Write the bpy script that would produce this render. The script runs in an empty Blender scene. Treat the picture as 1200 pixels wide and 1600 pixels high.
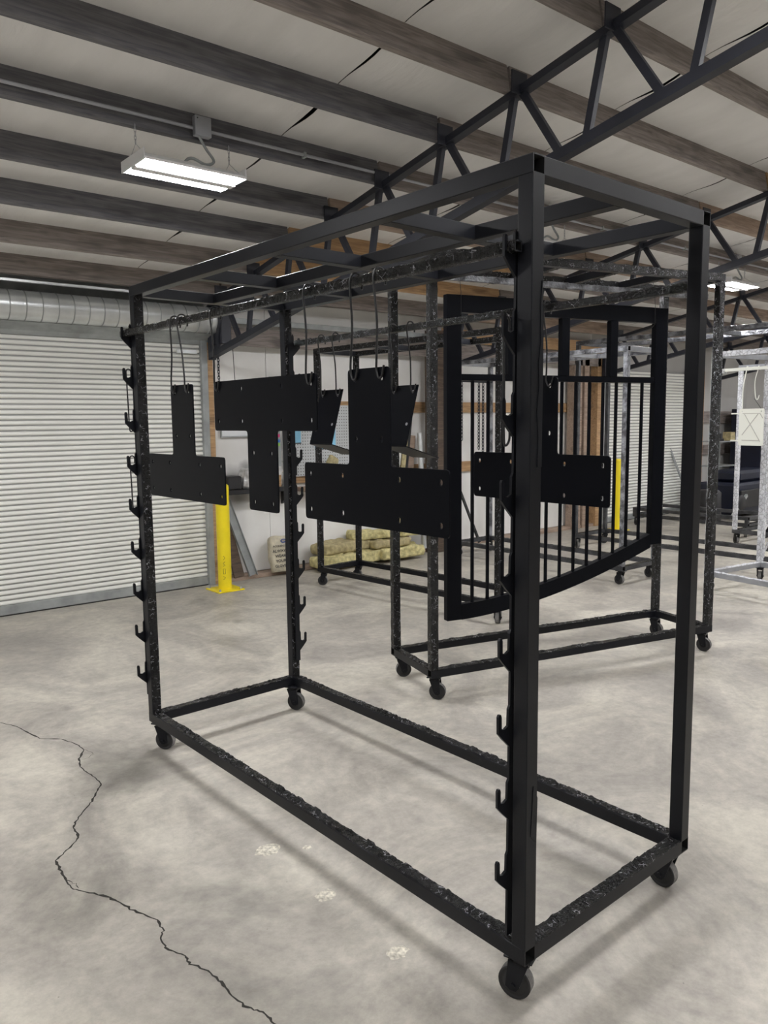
import bpy, math, random
from mathutils import Vector, Matrix, noise
R = math.radians
rng = random.Random(7)
scene = bpy.context.scene
col = scene.collection

# ---------------------------------------------------------------- camera
cam = bpy.data.cameras.new('camera')
cam.sensor_fit = 'HORIZONTAL'; cam.sensor_width = 36.0; cam.lens = 36.0 * 1219.55 / 1200.0
cam.clip_start = 0.05; cam.clip_end = 100
camo = bpy.data.objects.new('camera', cam); col.objects.link(camo)
right = Vector((0.77254828, -0.63486066, -0.01100463)); up = Vector((0.08230903, 0.08294491, 0.99314922)); fwd = Vector((0.62959858, 0.7681615, -0.11633371))
mw = Matrix((right, up, -fwd)).transposed().to_4x4(); mw.translation = Vector((-1.65268097, -1.38856806, 1.75136399))
camo.matrix_world = mw
scene.camera = camo
# ---------------------------------------------------------------- world, exposure
w = bpy.data.worlds.new('world'); scene.world = w; w.use_nodes = True
w.node_tree.nodes['Background'].inputs[0].default_value = (0.75, 0.8, 0.9, 1); w.node_tree.nodes['Background'].inputs[1].default_value = 0.05
scene.view_settings.view_transform = 'Standard'; scene.view_settings.look = 'None'
scene.view_settings.gamma = 1.0; scene.view_settings.use_curve_mapping = False
scene.view_settings.exposure = 0.0
LAMP = 150.0          # radiance of the LED strips of the ceiling fixtures

# ---------------------------------------------------------------- materials
MATS = {}
def nt(name):
    m = bpy.data.materials.new(name); m.use_nodes = True; MATS[name] = m
    n = m.node_tree.nodes; return m, n, m.node_tree.links, n['Principled BSDF']
def tex(n, l, kind, scale, coord='Object', **kw):
    tc = n.new('ShaderNodeTexCoord'); mp = n.new('ShaderNodeMapping'); l.new(tc.outputs[coord], mp.inputs[0])
    s = kw.pop('stretch', None)
    if s: mp.inputs['Scale'].default_value = s
    t = n.new('ShaderNodeTex' + kind); l.new(mp.outputs[0], t.inputs['Vector']); t.inputs['Scale'].default_value = scale
    for k, v in kw.items():
        if k in t.inputs: t.inputs[k].default_value = v
        else: setattr(t, k, v)
    return t
def ramp(n, l, src, stops):
    r = n.new('ShaderNodeValToRGB'); l.new(src, r.inputs[0]); e = r.color_ramp.elements
    while len(e) < len(stops): e.new(0.5)
    for i, (p, c) in enumerate(stops):
        e[i].position = p; e[i].color = (c if len(c) == 4 else (*c, 1)) if not isinstance(c, float) else (c, c, c, 1)
    return r
def bump(n, l, src, b, strength, dist=0.01, chain=None):
    u = n.new('ShaderNodeBump'); u.inputs['Strength'].default_value = strength; u.inputs['Distance'].default_value = dist
    l.new(src, u.inputs['Height'])
    if chain: l.new(chain.outputs[0], u.inputs['Normal'])
    l.new(u.outputs[0], b.inputs['Normal']); return u
def simple(name, c, rough=0.5, metal=0.0, noisy=0.0, scale=8, bmp=0.0, bscale=60, spec=None):
    m, n, l, b = nt(name)
    b.inputs['Base Color'].default_value = (*c, 1); b.inputs['Roughness'].default_value = rough; b.inputs['Metallic'].default_value = metal
    if spec is not None: b.inputs['Specular IOR Level'].default_value = spec
    if noisy:
        t = tex(n, l, 'Noise', scale, Detail=6.0)
        r = ramp(n, l, t.outputs[0], [(0.3, tuple(x * (1 - noisy) for x in c)), (0.7, tuple(min(1, x * (1 + noisy)) for x in c))])
        l.new(r.outputs[0], b.inputs['Base Color'])
    if bmp:
        t = tex(n, l, 'Noise', bscale, Detail=5.0); bump(n, l, t.outputs[0], b, bmp, 0.004)
    return m
def coated(name, dark, light, rough, bs, scale=45, lo=0.42, hi=0.62, cracks=False):
    m, n, l, b = nt(name)
    t = tex(n, l, 'Noise', 9, Detail=8.0)
    r = ramp(n, l, t.outputs[0], [(lo, dark), (hi, light)]); out = r.outputs[0]
    v = tex(n, l, 'Voronoi', scale, feature='DISTANCE_TO_EDGE')
    if cracks:
        cr = ramp(n, l, v.outputs['Distance'], [(0.02, 0.03), (0.09, 1.0)])
        mx = n.new('ShaderNodeMix'); mx.data_type = 'RGBA'; mx.blend_type = 'MULTIPLY'; mx.inputs[0].default_value = 0.4
        l.new(out, mx.inputs[6]); l.new(cr.outputs[0], mx.inputs[7]); out = mx.outputs[2]
    l.new(out, b.inputs['Base Color']); b.inputs['Roughness'].default_value = rough
    t2 = tex(n, l, 'Noise', scale * 2.2, Detail=6.0)
    b1 = bump(n, l, t2.outputs[0], b, bs, 0.030)
    bump(n, l, v.outputs['Distance'], b, bs * 0.7, 0.02, b1)
    return m
M_matte = simple('satin_black_steel', (0.0085, 0.0092, 0.012), 0.36, 0, 0.18, 5, 0.05, 220, 0.22)
M_plate = simple('black_sheet_steel', (0.0035, 0.004, 0.006), 0.34, 0, 0.1, 4, 0.03, 300, 0.08)
def painted_glints(m,col_,amount,scale):
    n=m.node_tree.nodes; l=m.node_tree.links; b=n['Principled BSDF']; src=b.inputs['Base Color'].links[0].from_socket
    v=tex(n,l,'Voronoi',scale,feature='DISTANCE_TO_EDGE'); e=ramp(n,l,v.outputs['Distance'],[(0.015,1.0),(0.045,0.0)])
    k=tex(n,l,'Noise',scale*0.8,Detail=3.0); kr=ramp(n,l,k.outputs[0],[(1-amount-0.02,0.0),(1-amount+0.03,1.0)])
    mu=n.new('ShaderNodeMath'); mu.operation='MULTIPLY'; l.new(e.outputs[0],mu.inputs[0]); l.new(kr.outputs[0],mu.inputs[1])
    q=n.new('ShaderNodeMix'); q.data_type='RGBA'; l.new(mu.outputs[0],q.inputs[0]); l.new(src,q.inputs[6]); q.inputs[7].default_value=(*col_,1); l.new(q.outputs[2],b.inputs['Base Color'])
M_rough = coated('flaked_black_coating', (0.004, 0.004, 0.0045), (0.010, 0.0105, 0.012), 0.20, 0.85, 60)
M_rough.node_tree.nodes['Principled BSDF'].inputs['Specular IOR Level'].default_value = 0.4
painted_glints(M_rough,(0.34,0.34,0.36),0.43,48)  # pale flecks painted into the base colour imitate highlights on flake edges
M_rackgrey = coated('grey_black_steel', (0.03, 0.032, 0.036), (0.07, 0.072, 0.078), 0.4, 0.35)
M_greyrough = coated('silver_flaked_coating', (0.07, 0.072, 0.08), (0.34, 0.35, 0.38), 0.32, 0.7, 30)
M_lightgrey = simple('light_grey_steel', (0.30, 0.31, 0.33), 0.4, 0.1, 0.2, 6)
M_white = coated('white_flaked_coating', (0.58, 0.59, 0.63), (0.80, 0.81, 0.84), 0.45, 0.5, 20, cracks=True)
M_truss = simple('truss_steel', (0.018, 0.020, 0.030), 0.5, 0, 0.2, 6)
M_wire = simple('black_wire', (0.012, 0.012, 0.013), 0.35)
M_hole = simple('hollow_dark', (0.004, 0.004, 0.004), 0.9)
M_rubber = simple('black_caster_rubber', (0.02, 0.02, 0.021), 0.55)
M_tread = simple('dusty_tread', (0.16, 0.155, 0.15), 0.8, 0, 0.5, 40)
M_galv = simple('galvanized_steel', (0.66, 0.68, 0.68), 0.30, 0.55, 0.15, 5, 0.05, 60)
M_galvdull = simple('dull_galvanized_steel', (0.36, 0.38, 0.38), 0.5, 0.4, 0.2, 7)
M_conduit = simple('conduit_metal', (0.42, 0.43, 0.46), 0.4, 0.5)
M_fixture = simple('white_enamel', (0.8, 0.8, 0.8), 0.4)
M_yellow = simple('safety_yellow_paint', (0.90, 0.72, 0.015), 0.35, 0, 0.06, 5)
M_insul = simple('yellow_mineral_wool', (0.58, 0.52, 0.26), 0.95, 0, 0.35, 22, 1.0, 70)
M_insul2 = simple('tan_mineral_wool', (0.42, 0.36, 0.20), 0.95, 0, 0.3, 22, 1.0, 70)
M_sack = simple('paper_sack', (0.60, 0.55, 0.42), 0.8, 0, 0.15, 20, 0.4, 30)
M_ink = simple('black_ink', (0.015, 0.015, 0.02), 0.7)
M_blueink = simple('blue_ink', (0.05, 0.10, 0.35), 0.7)
M_sky = simple('light_blue_print', (0.25, 0.55, 0.75), 0.5, 0, 0.15, 6)
M_wb = simple('whiteboard', (0.80, 0.82, 0.85), 0.3)
M_offwhite = simple('white_sheet', (0.78, 0.77, 0.74), 0.6, 0, 0.05, 3)
M_whitepaint = simple('white_powder_coat', (0.80, 0.81, 0.74), 0.4)
M_navy = simple('navy_machine_paint', (0.006, 0.009, 0.024), 0.45, 0, 0.3, 4)
M_black = simple('black_plastic', (0.018, 0.018, 0.02), 0.5, 0, 0.3, 8)
M_pink = simple('pink_magnet', (0.7, 0.05, 0.2)); M_blue = simple('blue_magnet', (0.05, 0.2, 0.6)); M_green = simple('green_magnet', (0.3, 0.6, 0.1))
M_foil = simple('crumpled_foil', (0.6, 0.6, 0.6), 0.3, 0.7, 0.3, 20, 0.8, 25)
M_deck = simple('roof_deck_dark', (0.02, 0.02, 0.022), 0.9)
M_joint = simple('dark_joint', (0.03, 0.028, 0.024), 0.95)
M_slat = simple('ivory_door_slat', (0.84, 0.84, 0.79), 0.42, 0, 0.05, 1.3)
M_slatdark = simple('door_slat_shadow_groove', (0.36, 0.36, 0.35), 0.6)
M_darkwall = simple('grey_wall_sheet', (0.50, 0.49, 0.47), 0.7, 0, 0.1, 1)

def wood(name, c1, c2, sc=3.0):
    m, n, l, b = nt(name)
    t = tex(n, l, 'Noise', sc, Detail=8.0, Distortion=1.2, stretch=(1.0, 14.0, 14.0))
    r = ramp(n, l, t.outputs[0], [(0.32, c1), (0.68, c2)])
    k = tex(n, l, 'Noise', 2.4, Detail=2.0, stretch=(1, 2.5, 2.5)); kr = ramp(n, l, k.outputs[0], [(0.30, 0.55), (0.46, 1.0)])
    mx = n.new('ShaderNodeMix'); mx.data_type = 'RGBA'; mx.blend_type = 'MULTIPLY'; mx.inputs[0].default_value = 0.8
    l.new(r.outputs[0], mx.inputs[6]); l.new(kr.outputs[0], mx.inputs[7]); l.new(mx.outputs[2], b.inputs['Base Color'])
    b.inputs['Roughness'].default_value = 0.75; bump(n, l, t.outputs[0], b, 0.25, 0.004); return m
W_dark = wood('weathered_dark_timber', (0.105, 0.105, 0.120), (0.20, 0.195, 0.205))
W_mid = wood('brown_timber', (0.18, 0.155, 0.145), (0.34, 0.295, 0.27))
W_tan = wood('tan_timber', (0.27, 0.20, 0.16), (0.45, 0.34, 0.26))
W_orange = wood('fresh_pine_timber', (0.34, 0.20, 0.10), (0.58, 0.38, 0.20))
W_post = wood('dark_brown_post', (0.06, 0.04, 0.03), (0.14, 0.10, 0.07))

# concrete floor
m, n, l, b = nt('worn_concrete')
t1 = tex(n, l, 'Noise', 1.1, Detail=12.0, Roughness=0.68, Distortion=1.2)
r1 = ramp(n, l, t1.outputs[0], [(0.30, (0.27, 0.250, 0.226)), (0.47, (0.42, 0.392, 0.345)), (0.62, (0.57, 0.536, 0.462))])
t2 = tex(n, l, 'Noise', 16, Detail=12.0, Roughness=0.75)
r2 = ramp(n, l, t2.outputs[0], [(0.34, 0.68), (0.60, 1.0)])
mx = n.new('ShaderNodeMix'); mx.data_type = 'RGBA'; mx.blend_type = 'MULTIPLY'; mx.inputs[0].default_value = 0.75
l.new(r1.outputs[0], mx.inputs[6]); l.new(r2.outputs[0], mx.inputs[7]); out = mx.outputs[2]
geo = n.new('ShaderNodeNewGeometry')
wn = tex(n, l, 'Noise', 5, Detail=6.0)
va = n.new('ShaderNodeVectorMath'); va.operation = 'SCALE'; l.new(wn.outputs['Color'], va.inputs[0]); va.inputs['Scale'].default_value = 0.5
vb = n.new('ShaderNodeVectorMath'); vb.operation = 'ADD'; l.new(geo.outputs['Position'], vb.inputs[0]); l.new(va.outputs[0], vb.inputs[1])
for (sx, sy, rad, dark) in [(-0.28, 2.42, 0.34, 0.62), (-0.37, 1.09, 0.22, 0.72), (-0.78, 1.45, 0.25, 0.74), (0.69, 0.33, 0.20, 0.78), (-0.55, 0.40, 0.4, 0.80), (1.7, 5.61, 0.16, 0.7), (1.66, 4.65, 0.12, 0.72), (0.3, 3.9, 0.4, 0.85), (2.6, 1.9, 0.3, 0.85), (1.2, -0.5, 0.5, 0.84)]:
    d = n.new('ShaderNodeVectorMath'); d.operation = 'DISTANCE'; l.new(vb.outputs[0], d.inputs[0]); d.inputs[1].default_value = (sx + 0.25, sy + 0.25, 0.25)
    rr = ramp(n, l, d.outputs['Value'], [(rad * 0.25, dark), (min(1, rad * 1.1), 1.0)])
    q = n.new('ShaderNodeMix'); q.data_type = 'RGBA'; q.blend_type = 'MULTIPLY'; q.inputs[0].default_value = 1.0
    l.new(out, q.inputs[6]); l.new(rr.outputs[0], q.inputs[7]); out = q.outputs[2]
sp = tex(n, l, 'Voronoi', 9.0); spr = ramp(n, l, sp.outputs['Distance'], [(0.012, 0.35), (0.03, 1.0)])
q = n.new('ShaderNodeMix'); q.data_type = 'RGBA'; q.blend_type = 'MULTIPLY'; q.inputs[0].default_value = 0.8
l.new(out, q.inputs[6]); l.new(spr.outputs[0], q.inputs[7]); l.new(q.outputs[2], b.inputs['Base Color'])
rrr = ramp(n, l, t1.outputs[0], [(0.3, 0.38), (0.7, 0.62)]); l.new(rrr.outputs[0], b.inputs['Roughness'])
bump(n, l, t2.outputs[0], b, 0.12, 0.01); M_floor = m

# roof insulation facing
m, n, l, b = nt('vinyl_insulation_facing')
t = tex(n, l, 'Noise', 1.6, Detail=5.0, stretch=(3, 1, 1)); r = ramp(n, l, t.outputs[0], [(0.3, (0.80, 0.79, 0.775)), (0.7, (0.88, 0.87, 0.855))])
l.new(r.outputs[0], b.inputs['Base Color']); b.inputs['Roughness'].default_value = 0.6
t3 = tex(n, l, 'Noise', 5, Detail=4.0, stretch=(4, 1, 1)); bump(n, l, t3.outputs[0], b, 0.35, 0.02); M_roof = m

# wall sheet with soot stains beside the bench
m, n, l, b = nt('white_wall_sheet')
t = tex(n, l, 'Noise', 2.2, Detail=7.0); r = ramp(n, l, t.outputs[0], [(0.3, (0.78, 0.77, 0.745)), (0.65, (0.87, 0.865, 0.845))]); out = r.outputs[0]
geo = n.new('ShaderNodeNewGeometry')
for (sx, sz, rad) in [(2.62, 0.92, 0.20), (2.55, 1.12, 0.18), (3.12, 0.95, 0.16), (2.72, 1.25, 0.10)]:
    d = n.new('ShaderNodeVectorMath'); d.operation = 'DISTANCE'; l.new(geo.outputs['Position'], d.inputs[0]); d.inputs[1].default_value = (sx, 6.36, sz)
    ad = n.new('ShaderNodeMath'); ad.operation = 'MULTIPLY_ADD'; l.new(t.outputs[0], ad.inputs[0]); ad.inputs[1].default_value = 0.18; l.new(d.outputs['Value'], ad.inputs[2])
    rr = ramp(n, l, ad.outputs[0], [(0.09, 0.10), (0.09 + rad, 1.0)])
    q = n.new('ShaderNodeMix'); q.data_type = 'RGBA'; q.blend_type = 'MULTIPLY'; q.inputs[0].default_value = 0.9
    l.new(out, q.inputs[6]); l.new(rr.outputs[0], q.inputs[7]); out = q.outputs[2]
l.new(out, b.inputs['Base Color']); b.inputs['Roughness'].default_value = 0.55; M_wall = m

# pegboard
m, n, l, b = nt('pegboard')
tc = n.new('ShaderNodeTexCoord'); mp = n.new('ShaderNodeMapping'); l.new(tc.outputs['Object'], mp.inputs[0]); mp.inputs['Scale'].default_value = (28, 28, 28)
fr = n.new('ShaderNodeVectorMath'); fr.operation = 'FRACTION'; l.new(mp.outputs[0], fr.inputs[0])
sx = n.new('ShaderNodeSeparateXYZ'); l.new(fr.outputs[0], sx.inputs[0]); cx = n.new('ShaderNodeCombineXYZ'); l.new(sx.outputs[0], cx.inputs[0]); l.new(sx.outputs[2], cx.inputs[1])
d = n.new('ShaderNodeVectorMath'); d.operation = 'DISTANCE'; l.new(cx.outputs[0], d.inputs[0]); d.inputs[1].default_value = (0.5, 0.5, 0)
r = ramp(n, l, d.outputs['Value'], [(0.16, (0.05, 0.05, 0.05)), (0.20, (0.55, 0.57, 0.58))]); l.new(r.outputs[0], b.inputs['Base Color']); M_peg = m

# lamp strip
m, n, l, b = nt('led_strip'); b.inputs['Base Color'].default_value = (0.9, 0.9, 0.9, 1)
b.inputs['Emission Color'].default_value = (0.97, 0.965, 0.975, 1); b.inputs['Emission Strength'].default_value = LAMP; M_led = m

# ---------------------------------------------------------------- mesh helpers
class MB:
    def __init__(s): s.v = []; s.f = []; s.sm = []; s.mi = []
    def add(s, vs, fs, smooth=False, mi=0, mat=None):
        o = len(s.v)
        s.v += [tuple((mat @ Vector(p)) if mat else p) for p in vs]
        for f in fs: s.f.append(tuple(i + o for i in f)); s.sm.append(smooth); s.mi.append(mi)
        return s
    def box(s, x0, x1, y0, y1, z0, z1, bev=0.0, mi=0, mat=None):
        if bev <= 0:
            vs = [(x0,y0,z0),(x1,y0,z0),(x1,y1,z0),(x0,y1,z0),(x0,y0,z1),(x1,y0,z1),(x1,y1,z1),(x0,y1,z1)]
            return s.add(vs, [(3,2,1,0),(4,5,6,7),(0,1,5,4),(1,2,6,5),(2,3,7,6),(3,0,4,7)], False, mi, mat)
        # chamfered box
        X=(x0,x1); Y=(y0,y1); Z=(z0,z1); vs=[]; idx={}
        for i in (0,1):
            for j in (0,1):
                for k in (0,1):
                    sx=1 if i==0 else -1; sy=1 if j==0 else -1; sz=1 if k==0 else -1
                    idx[(i,j,k,'x')]=len(vs); vs.append((X[i],Y[j]+sy*bev,Z[k]+sz*bev))
                    idx[(i,j,k,'y')]=len(vs); vs.append((X[i]+sx*bev,Y[j],Z[k]+sz*bev))
                    idx[(i,j,k,'z')]=len(vs); vs.append((X[i]+sx*bev,Y[j]+sy*bev,Z[k]))
        fs=[]
        for i in (0,1):
            q=[idx[(i,0,0,'x')],idx[(i,1,0,'x')],idx[(i,1,1,'x')],idx[(i,0,1,'x')]]; fs.append(q if i else q[::-1])
            q=[idx[(0,i,0,'y')],idx[(1,i,0,'y')],idx[(1,i,1,'y')],idx[(0,i,1,'y')]]; fs.append(q[::-1] if i else q)
            q=[idx[(0,0,i,'z')],idx[(1,0,i,'z')],idx[(1,1,i,'z')],idx[(0,1,i,'z')]]; fs.append(q if i else q[::-1])
        for j in (0,1):
            for k in (0,1):
                q=[idx[(0,j,k,'y')],idx[(1,j,k,'y')],idx[(1,j,k,'z')],idx[(0,j,k,'z')]]; fs.append(q if (j==0)==(k==1) else q[::-1])
                q=[idx[(j,0,k,'x')],idx[(j,1,k,'x')],idx[(j,1,k,'z')],idx[(j,0,k,'z')]]; fs.append(q if (j==1)==(k==1) else q[::-1])
                q=[idx[(j,k,0,'x')],idx[(j,k,1,'x')],idx[(j,k,1,'y')],idx[(j,k,0,'y')]]; fs.append(q if (j==0)==(k==0) else q[::-1])
        for i in (0,1):
            for j in (0,1):
                for k in (0,1):
                    q=[idx[(i,j,k,'x')],idx[(i,j,k,'y')],idx[(i,j,k,'z')]]; fs.append(q if (i+j+k)%2==1 else q[::-1])
        return s.add(vs, fs, False, mi, mat)
    def bar(s, a, b, w, h, up=(0,0,1), mi=0, bev=0.0):
        a=Vector(a); b=Vector(b); d=(b-a); L=d.length; d.normalize(); u=Vector(up)
        if abs(d.dot(u))>0.99: u=Vector((1,0,0))
        side=d.cross(u).normalized(); u=side.cross(d).normalized()
        mt=Matrix((d,-side,u)).transposed().to_4x4(); mt.translation=a
        return s.box(0,L,-w/2,w/2,-h/2,h/2,bev,mi,mt)
    def tube(s, pts, r, n=8, mi=0, closed=False, cap=True):
        pts=[Vector(p) for p in pts]; rings=[]; prev=None; N=len(pts)
        rs = r if isinstance(r,(list,tuple)) else [r]*N
        for i,p in enumerate(pts):
            if closed: t=(pts[(i+1)%N]-pts[i-1])
            else: t=(pts[min(i+1,N-1)]-pts[max(i-1,0)])
            t.normalize()
            if prev is None:
                a=Vector((0,0,1)) if abs(t.z)<0.9 else Vector((1,0,0)); u=t.cross(a).normalized()
            else:
                u=(prev-t*prev.dot(t)).normalized()
            prev=u; v=t.cross(u)
            rings.append([p+u*math.cos(2*math.pi*k/n)*rs[i]+v*math.sin(2*math.pi*k/n)*rs[i] for k in range(n)])
        vs=[tuple(q) for rg in rings for q in rg]; fs=[]
        for i in range(N if closed else N-1):
            j=(i+1)%N
            for k in range(n): fs.append((i*n+k,i*n+(k+1)%n,j*n+(k+1)%n,j*n+k))
        s.add(vs,fs,True,mi)
        if cap and not closed:
            s.add([tuple(q) for q in rings[0]],[tuple(range(n))[::-1]],False,mi); s.add([tuple(q) for q in rings[-1]],[tuple(range(n))],False,mi)
        return s
    def lathe(s, prof, n=24, mi=0, mat=None):
        vs=[];fs=[]
        for (r,z) in prof:
            for k in range(n): vs.append((r*math.cos(2*math.pi*k/n), r*math.sin(2*math.pi*k/n), z))
        for i in range(len(prof)-1):
            for k in range(n): fs.append((i*n+k,i*n+(k+1)%n,(i+1)*n+(k+1)%n,(i+1)*n+k))
        s.add(vs,fs,True,mi,mat)
        return s
    def prism(s, poly, d0, d1, axis='y', mi=0, mat=None):
        N=len(poly)
        def P(p,d):
            return {'x':(d,p[0],p[1]),'y':(p[0],d,p[1]),'z':(p[0],p[1],d)}[axis]
        vs=[P(p,d0) for p in poly]+[P(p,d1) for p in poly]
        fs=[tuple(range(N)),tuple(range(N,2*N))[::-1]]+[(i,i+N,(i+1)%N+N,(i+1)%N) for i in range(N)]
        return s.add(vs,fs,False,mi,mat)
    def mesh(s, name, mats):
        me=bpy.data.meshes.new(name); me.from_pydata(s.v,[],s.f)
        me.polygons.foreach_set('use_smooth', s.sm); me.polygons.foreach_set('material_index', s.mi)
        for m in (mats if isinstance(mats,(list,tuple)) else [mats]): me.materials.append(m)
        me.validate(); me.update(); return me
    def build(s, name, mats, parent=None, loc=None, rot=None):
        o=bpy.data.objects.new(name, s.mesh(name,mats)); col.objects.link(o)
        if parent: o.parent=parent
        if loc: o.location=loc
        if rot: o.rotation_euler=rot
        return o
def tag(o, label=None, cat=None, group=None, kind=None):
    if label: o['label']=label
    if cat: o['category']=cat
    if group: o['group']=group
    if kind: o['kind']=kind
    return o
def empty(name, loc=(0,0,0), rz=0, parent=None, rot=None):
    o=bpy.data.objects.new(name,None); o.empty_display_size=0.1; col.objects.link(o); o.location=loc
    o.rotation_euler = rot if rot else (0,0,rz)
    if parent: o.parent=parent
    return o
def dup(o, parent=None):
    c=o.copy(); col.objects.link(c)
    if parent: c.parent=parent
    for ch in list(o.children): dup(ch, c)
    return c
def fbm(x,y,z):
    return noise.noise(Vector((x,y,z)))+0.5*noise.noise(Vector((x*2.1,y*2.1,z*2.1)))
def coated_bar(name, a, b, t, h, mats, parent, up=(0,0,1), amp=(0,0,0,0), step=0.012, ends=(False,False), seed=0):
    """square tube from a to b; amp = flake height on (+up, -up, +side, -side) faces; mats = (smooth, rough, hollow)"""
    a=Vector(a); b=Vector(b); d=b-a; L=d.length; d.normalize(); u=Vector(up)
    if abs(d.dot(u))>0.99: u=Vector((0,1,0))
    sd=d.cross(u).normalized(); u=sd.cross(d).normalized()
    rough=max(amp)>0; n=6 if rough else 1; N=max(1,int(L/step)) if rough else 1
    c=0.0025
    ring=[]   # (side coord, up coord, face index)
    hw,hh=t/2,h/2
    def seg(p,q,fi,k):
        for i in range(k): ring.append((p[0]+(q[0]-p[0])*i/k,p[1]+(q[1]-p[1])*i/k,fi,i))
    seg((-hw+c,hh),(hw-c,hh),0,n); ring.append((hw-c,hh,0,99))
    seg((hw,hh-c),(hw,-hh+c),2,n); ring.append((hw,-hh+c,2,99))
    seg((hw-c,-hh),(-hw+c,-hh),1,n); ring.append((-hw+c,-hh,1,99))
    seg((-hw,-hh+c),(-hw,hh-c),3,n); ring.append((-hw,hh-c,3,99))
    nr=[(0,1),(0,-1),(1,0),(-1,0)]; K=len(ring); vs=[];fs=[];mi=[]
    for i in range(N+1):
        s=L*i/N
        edge = 1.0 if 0<i<N else 0.0
        for (x,y,fi,_) in ring:
            ox=oy=0.0
            if amp[fi]>0 and edge:
                f1=fbm(s*7+seed*7.3,x*14+fi*3.1,y*14+seed)
                f2=noise.noise(Vector((s*70+seed,x*80,y*80+fi)))
                vd,vp=noise.voronoi(Vector((s*26+seed*3.7+f2*0.2,x*26,y*26+fi)))
                hs=math.sin(vp[0].x*37.1+vp[0].y*91.7+vp[0].z*13.3)*0.5+0.5
                pl = 1.0 if f1>-0.22 else 0.25
                f = pl*(0.15+0.85*hs) + 0.35*f2*pl - (0.5 if vd[1]-vd[0]<0.10 else 0)*pl
                dd=amp[fi]*max(-0.1,f); ox,oy=nr[fi][0]*dd,nr[fi][1]*dd
            p=a+d*s+sd*(x+ox)+u*(y+oy); vs.append(tuple(p))
        if i<N:
            for k in range(K):
                k2=(k+1)%K; fs.append((i*K+k,i*K+k2,(i+1)*K+k2,(i+1)*K+k)); mi.append(1 if amp[ring[k][2]]>0 else 0)
    mb=MB(); mb.v=vs; mb.f=fs; mb.mi=mi; mb.sm=[False]*len(fs)
    for e,(i,op) in enumerate(((0,ends[0]),(N,ends[1]))):
        base=i*K; sgn=1 if e==0 else -1
        if not op:
            q=tuple(range(base,base+K)); mb.f.append(q[::-1] if e==0 else q); mb.mi.append(0); mb.sm.append(False)
        else:
            o=len(mb.v); kk=[(-hw+.004,hh-.004),(hw-.004,hh-.004),(hw-.004,-hh+.004),(-hw+.004,-hh+.004)]
            p0=a+d*(L*i/N)
            for dep in (0,0.06*sgn):
                for (x,y) in kk: mb.v.append(tuple(p0+d*dep+sd*x+u*y))
            co=[0]; # outer corner start indices: each side has n+1 points
            sidx=[[base+j for j in range(s0,s0+n+1)] for s0 in (0,n+1,2*(n+1),3*(n+1))]
            for j in range(4):
                out=sidx[j]; inn=[o+j,o+(j+1)%4]
                poly=tuple(out)+(inn[1],inn[0]); mb.f.append(poly[::-1] if e==0 else poly); mb.mi.append(0); mb.sm.append(False)
                nx=sidx[(j+1)%4][0]; tr=(out[-1],nx,o+(j+1)%4); mb.f.append(tr[::-1] if e==0 else tr); mb.mi.append(0); mb.sm.append(False)
                mb.f.append((o+j,o+(j+1)%4,o+4+(j+1)%4,o+4+j)); mb.mi.append(2); mb.sm.append(False)
            mb.f.append((o+4,o+5,o+6,o+7)); mb.mi.append(2); mb.sm.append(False)
    return mb.build(name, [mats[0],mats[1],M_hole], parent)
def catmull(pts, k=6):
    P=[Vector(p) for p in pts]; P=[P[0]*2-P[1]]+P+[P[-1]*2-P[-2]]; out=[]
    for i in range(1,len(P)-2):
        for j in range(k):
            t=j/k; a,b_,c_,d_=P[i-1],P[i],P[i+1],P[i+2]
            out.append(0.5*((2*b_)+(c_-a)*t+(2*a-5*b_+4*c_-d_)*t*t+(3*b_-a-3*c_+d_)*t**3))
    out.append(P[-2]); return out
def holed_plate(name, outline, holes, thick, mat, parent=None, radius=0.012):
    """flat plate in local XZ, thickness along Y, rounded corners, real holes"""
    cu=bpy.data.curves.new('outline','CURVE'); cu.dimensions='2D'; cu.fill_mode='BOTH'; cu.extrude=thick/2
    N=len(outline); pts=[]
    for i in range(N):
        p=Vector(outline[i]); a=(Vector(outline[i-1])-p).normalized(); b_=(Vector(outline[(i+1)%N])-p).normalized()
        q0=p+a*radius; q1=p+b_*radius
        for t in (0,0.33,0.66,1): pts.append((1-t)**2*q0+2*t*(1-t)*p+t*t*q1)
    def spl(ps):
        s=cu.splines.new('POLY'); s.points.add(len(ps)-1)
        for i,q in enumerate(ps): s.points[i].co=(q[0],q[1],0,1)
        s.use_cyclic_u=True
    spl(pts)
    for (hx,hz,hr) in holes: spl([(hx+hr*math.cos(2*math.pi*k/10),hz+hr*1.35*math.sin(2*math.pi*k/10)) for k in range(10)])
    tmp=bpy.data.objects.new('tmp',cu); col.objects.link(tmp)
    dg=bpy.context.evaluated_depsgraph_get(); me=bpy.data.meshes.new_from_object(tmp.evaluated_get(dg))
    bpy.data.objects.remove(tmp); bpy.data.curves.remove(cu)
    me.transform(Matrix.Rotation(R(90),4,'X')); me.materials.clear(); me.materials.append(mat); me.name=name
    o=bpy.data.objects.new(name,me); col.objects.link(o)
    if parent: o.parent=parent
    return o
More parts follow.
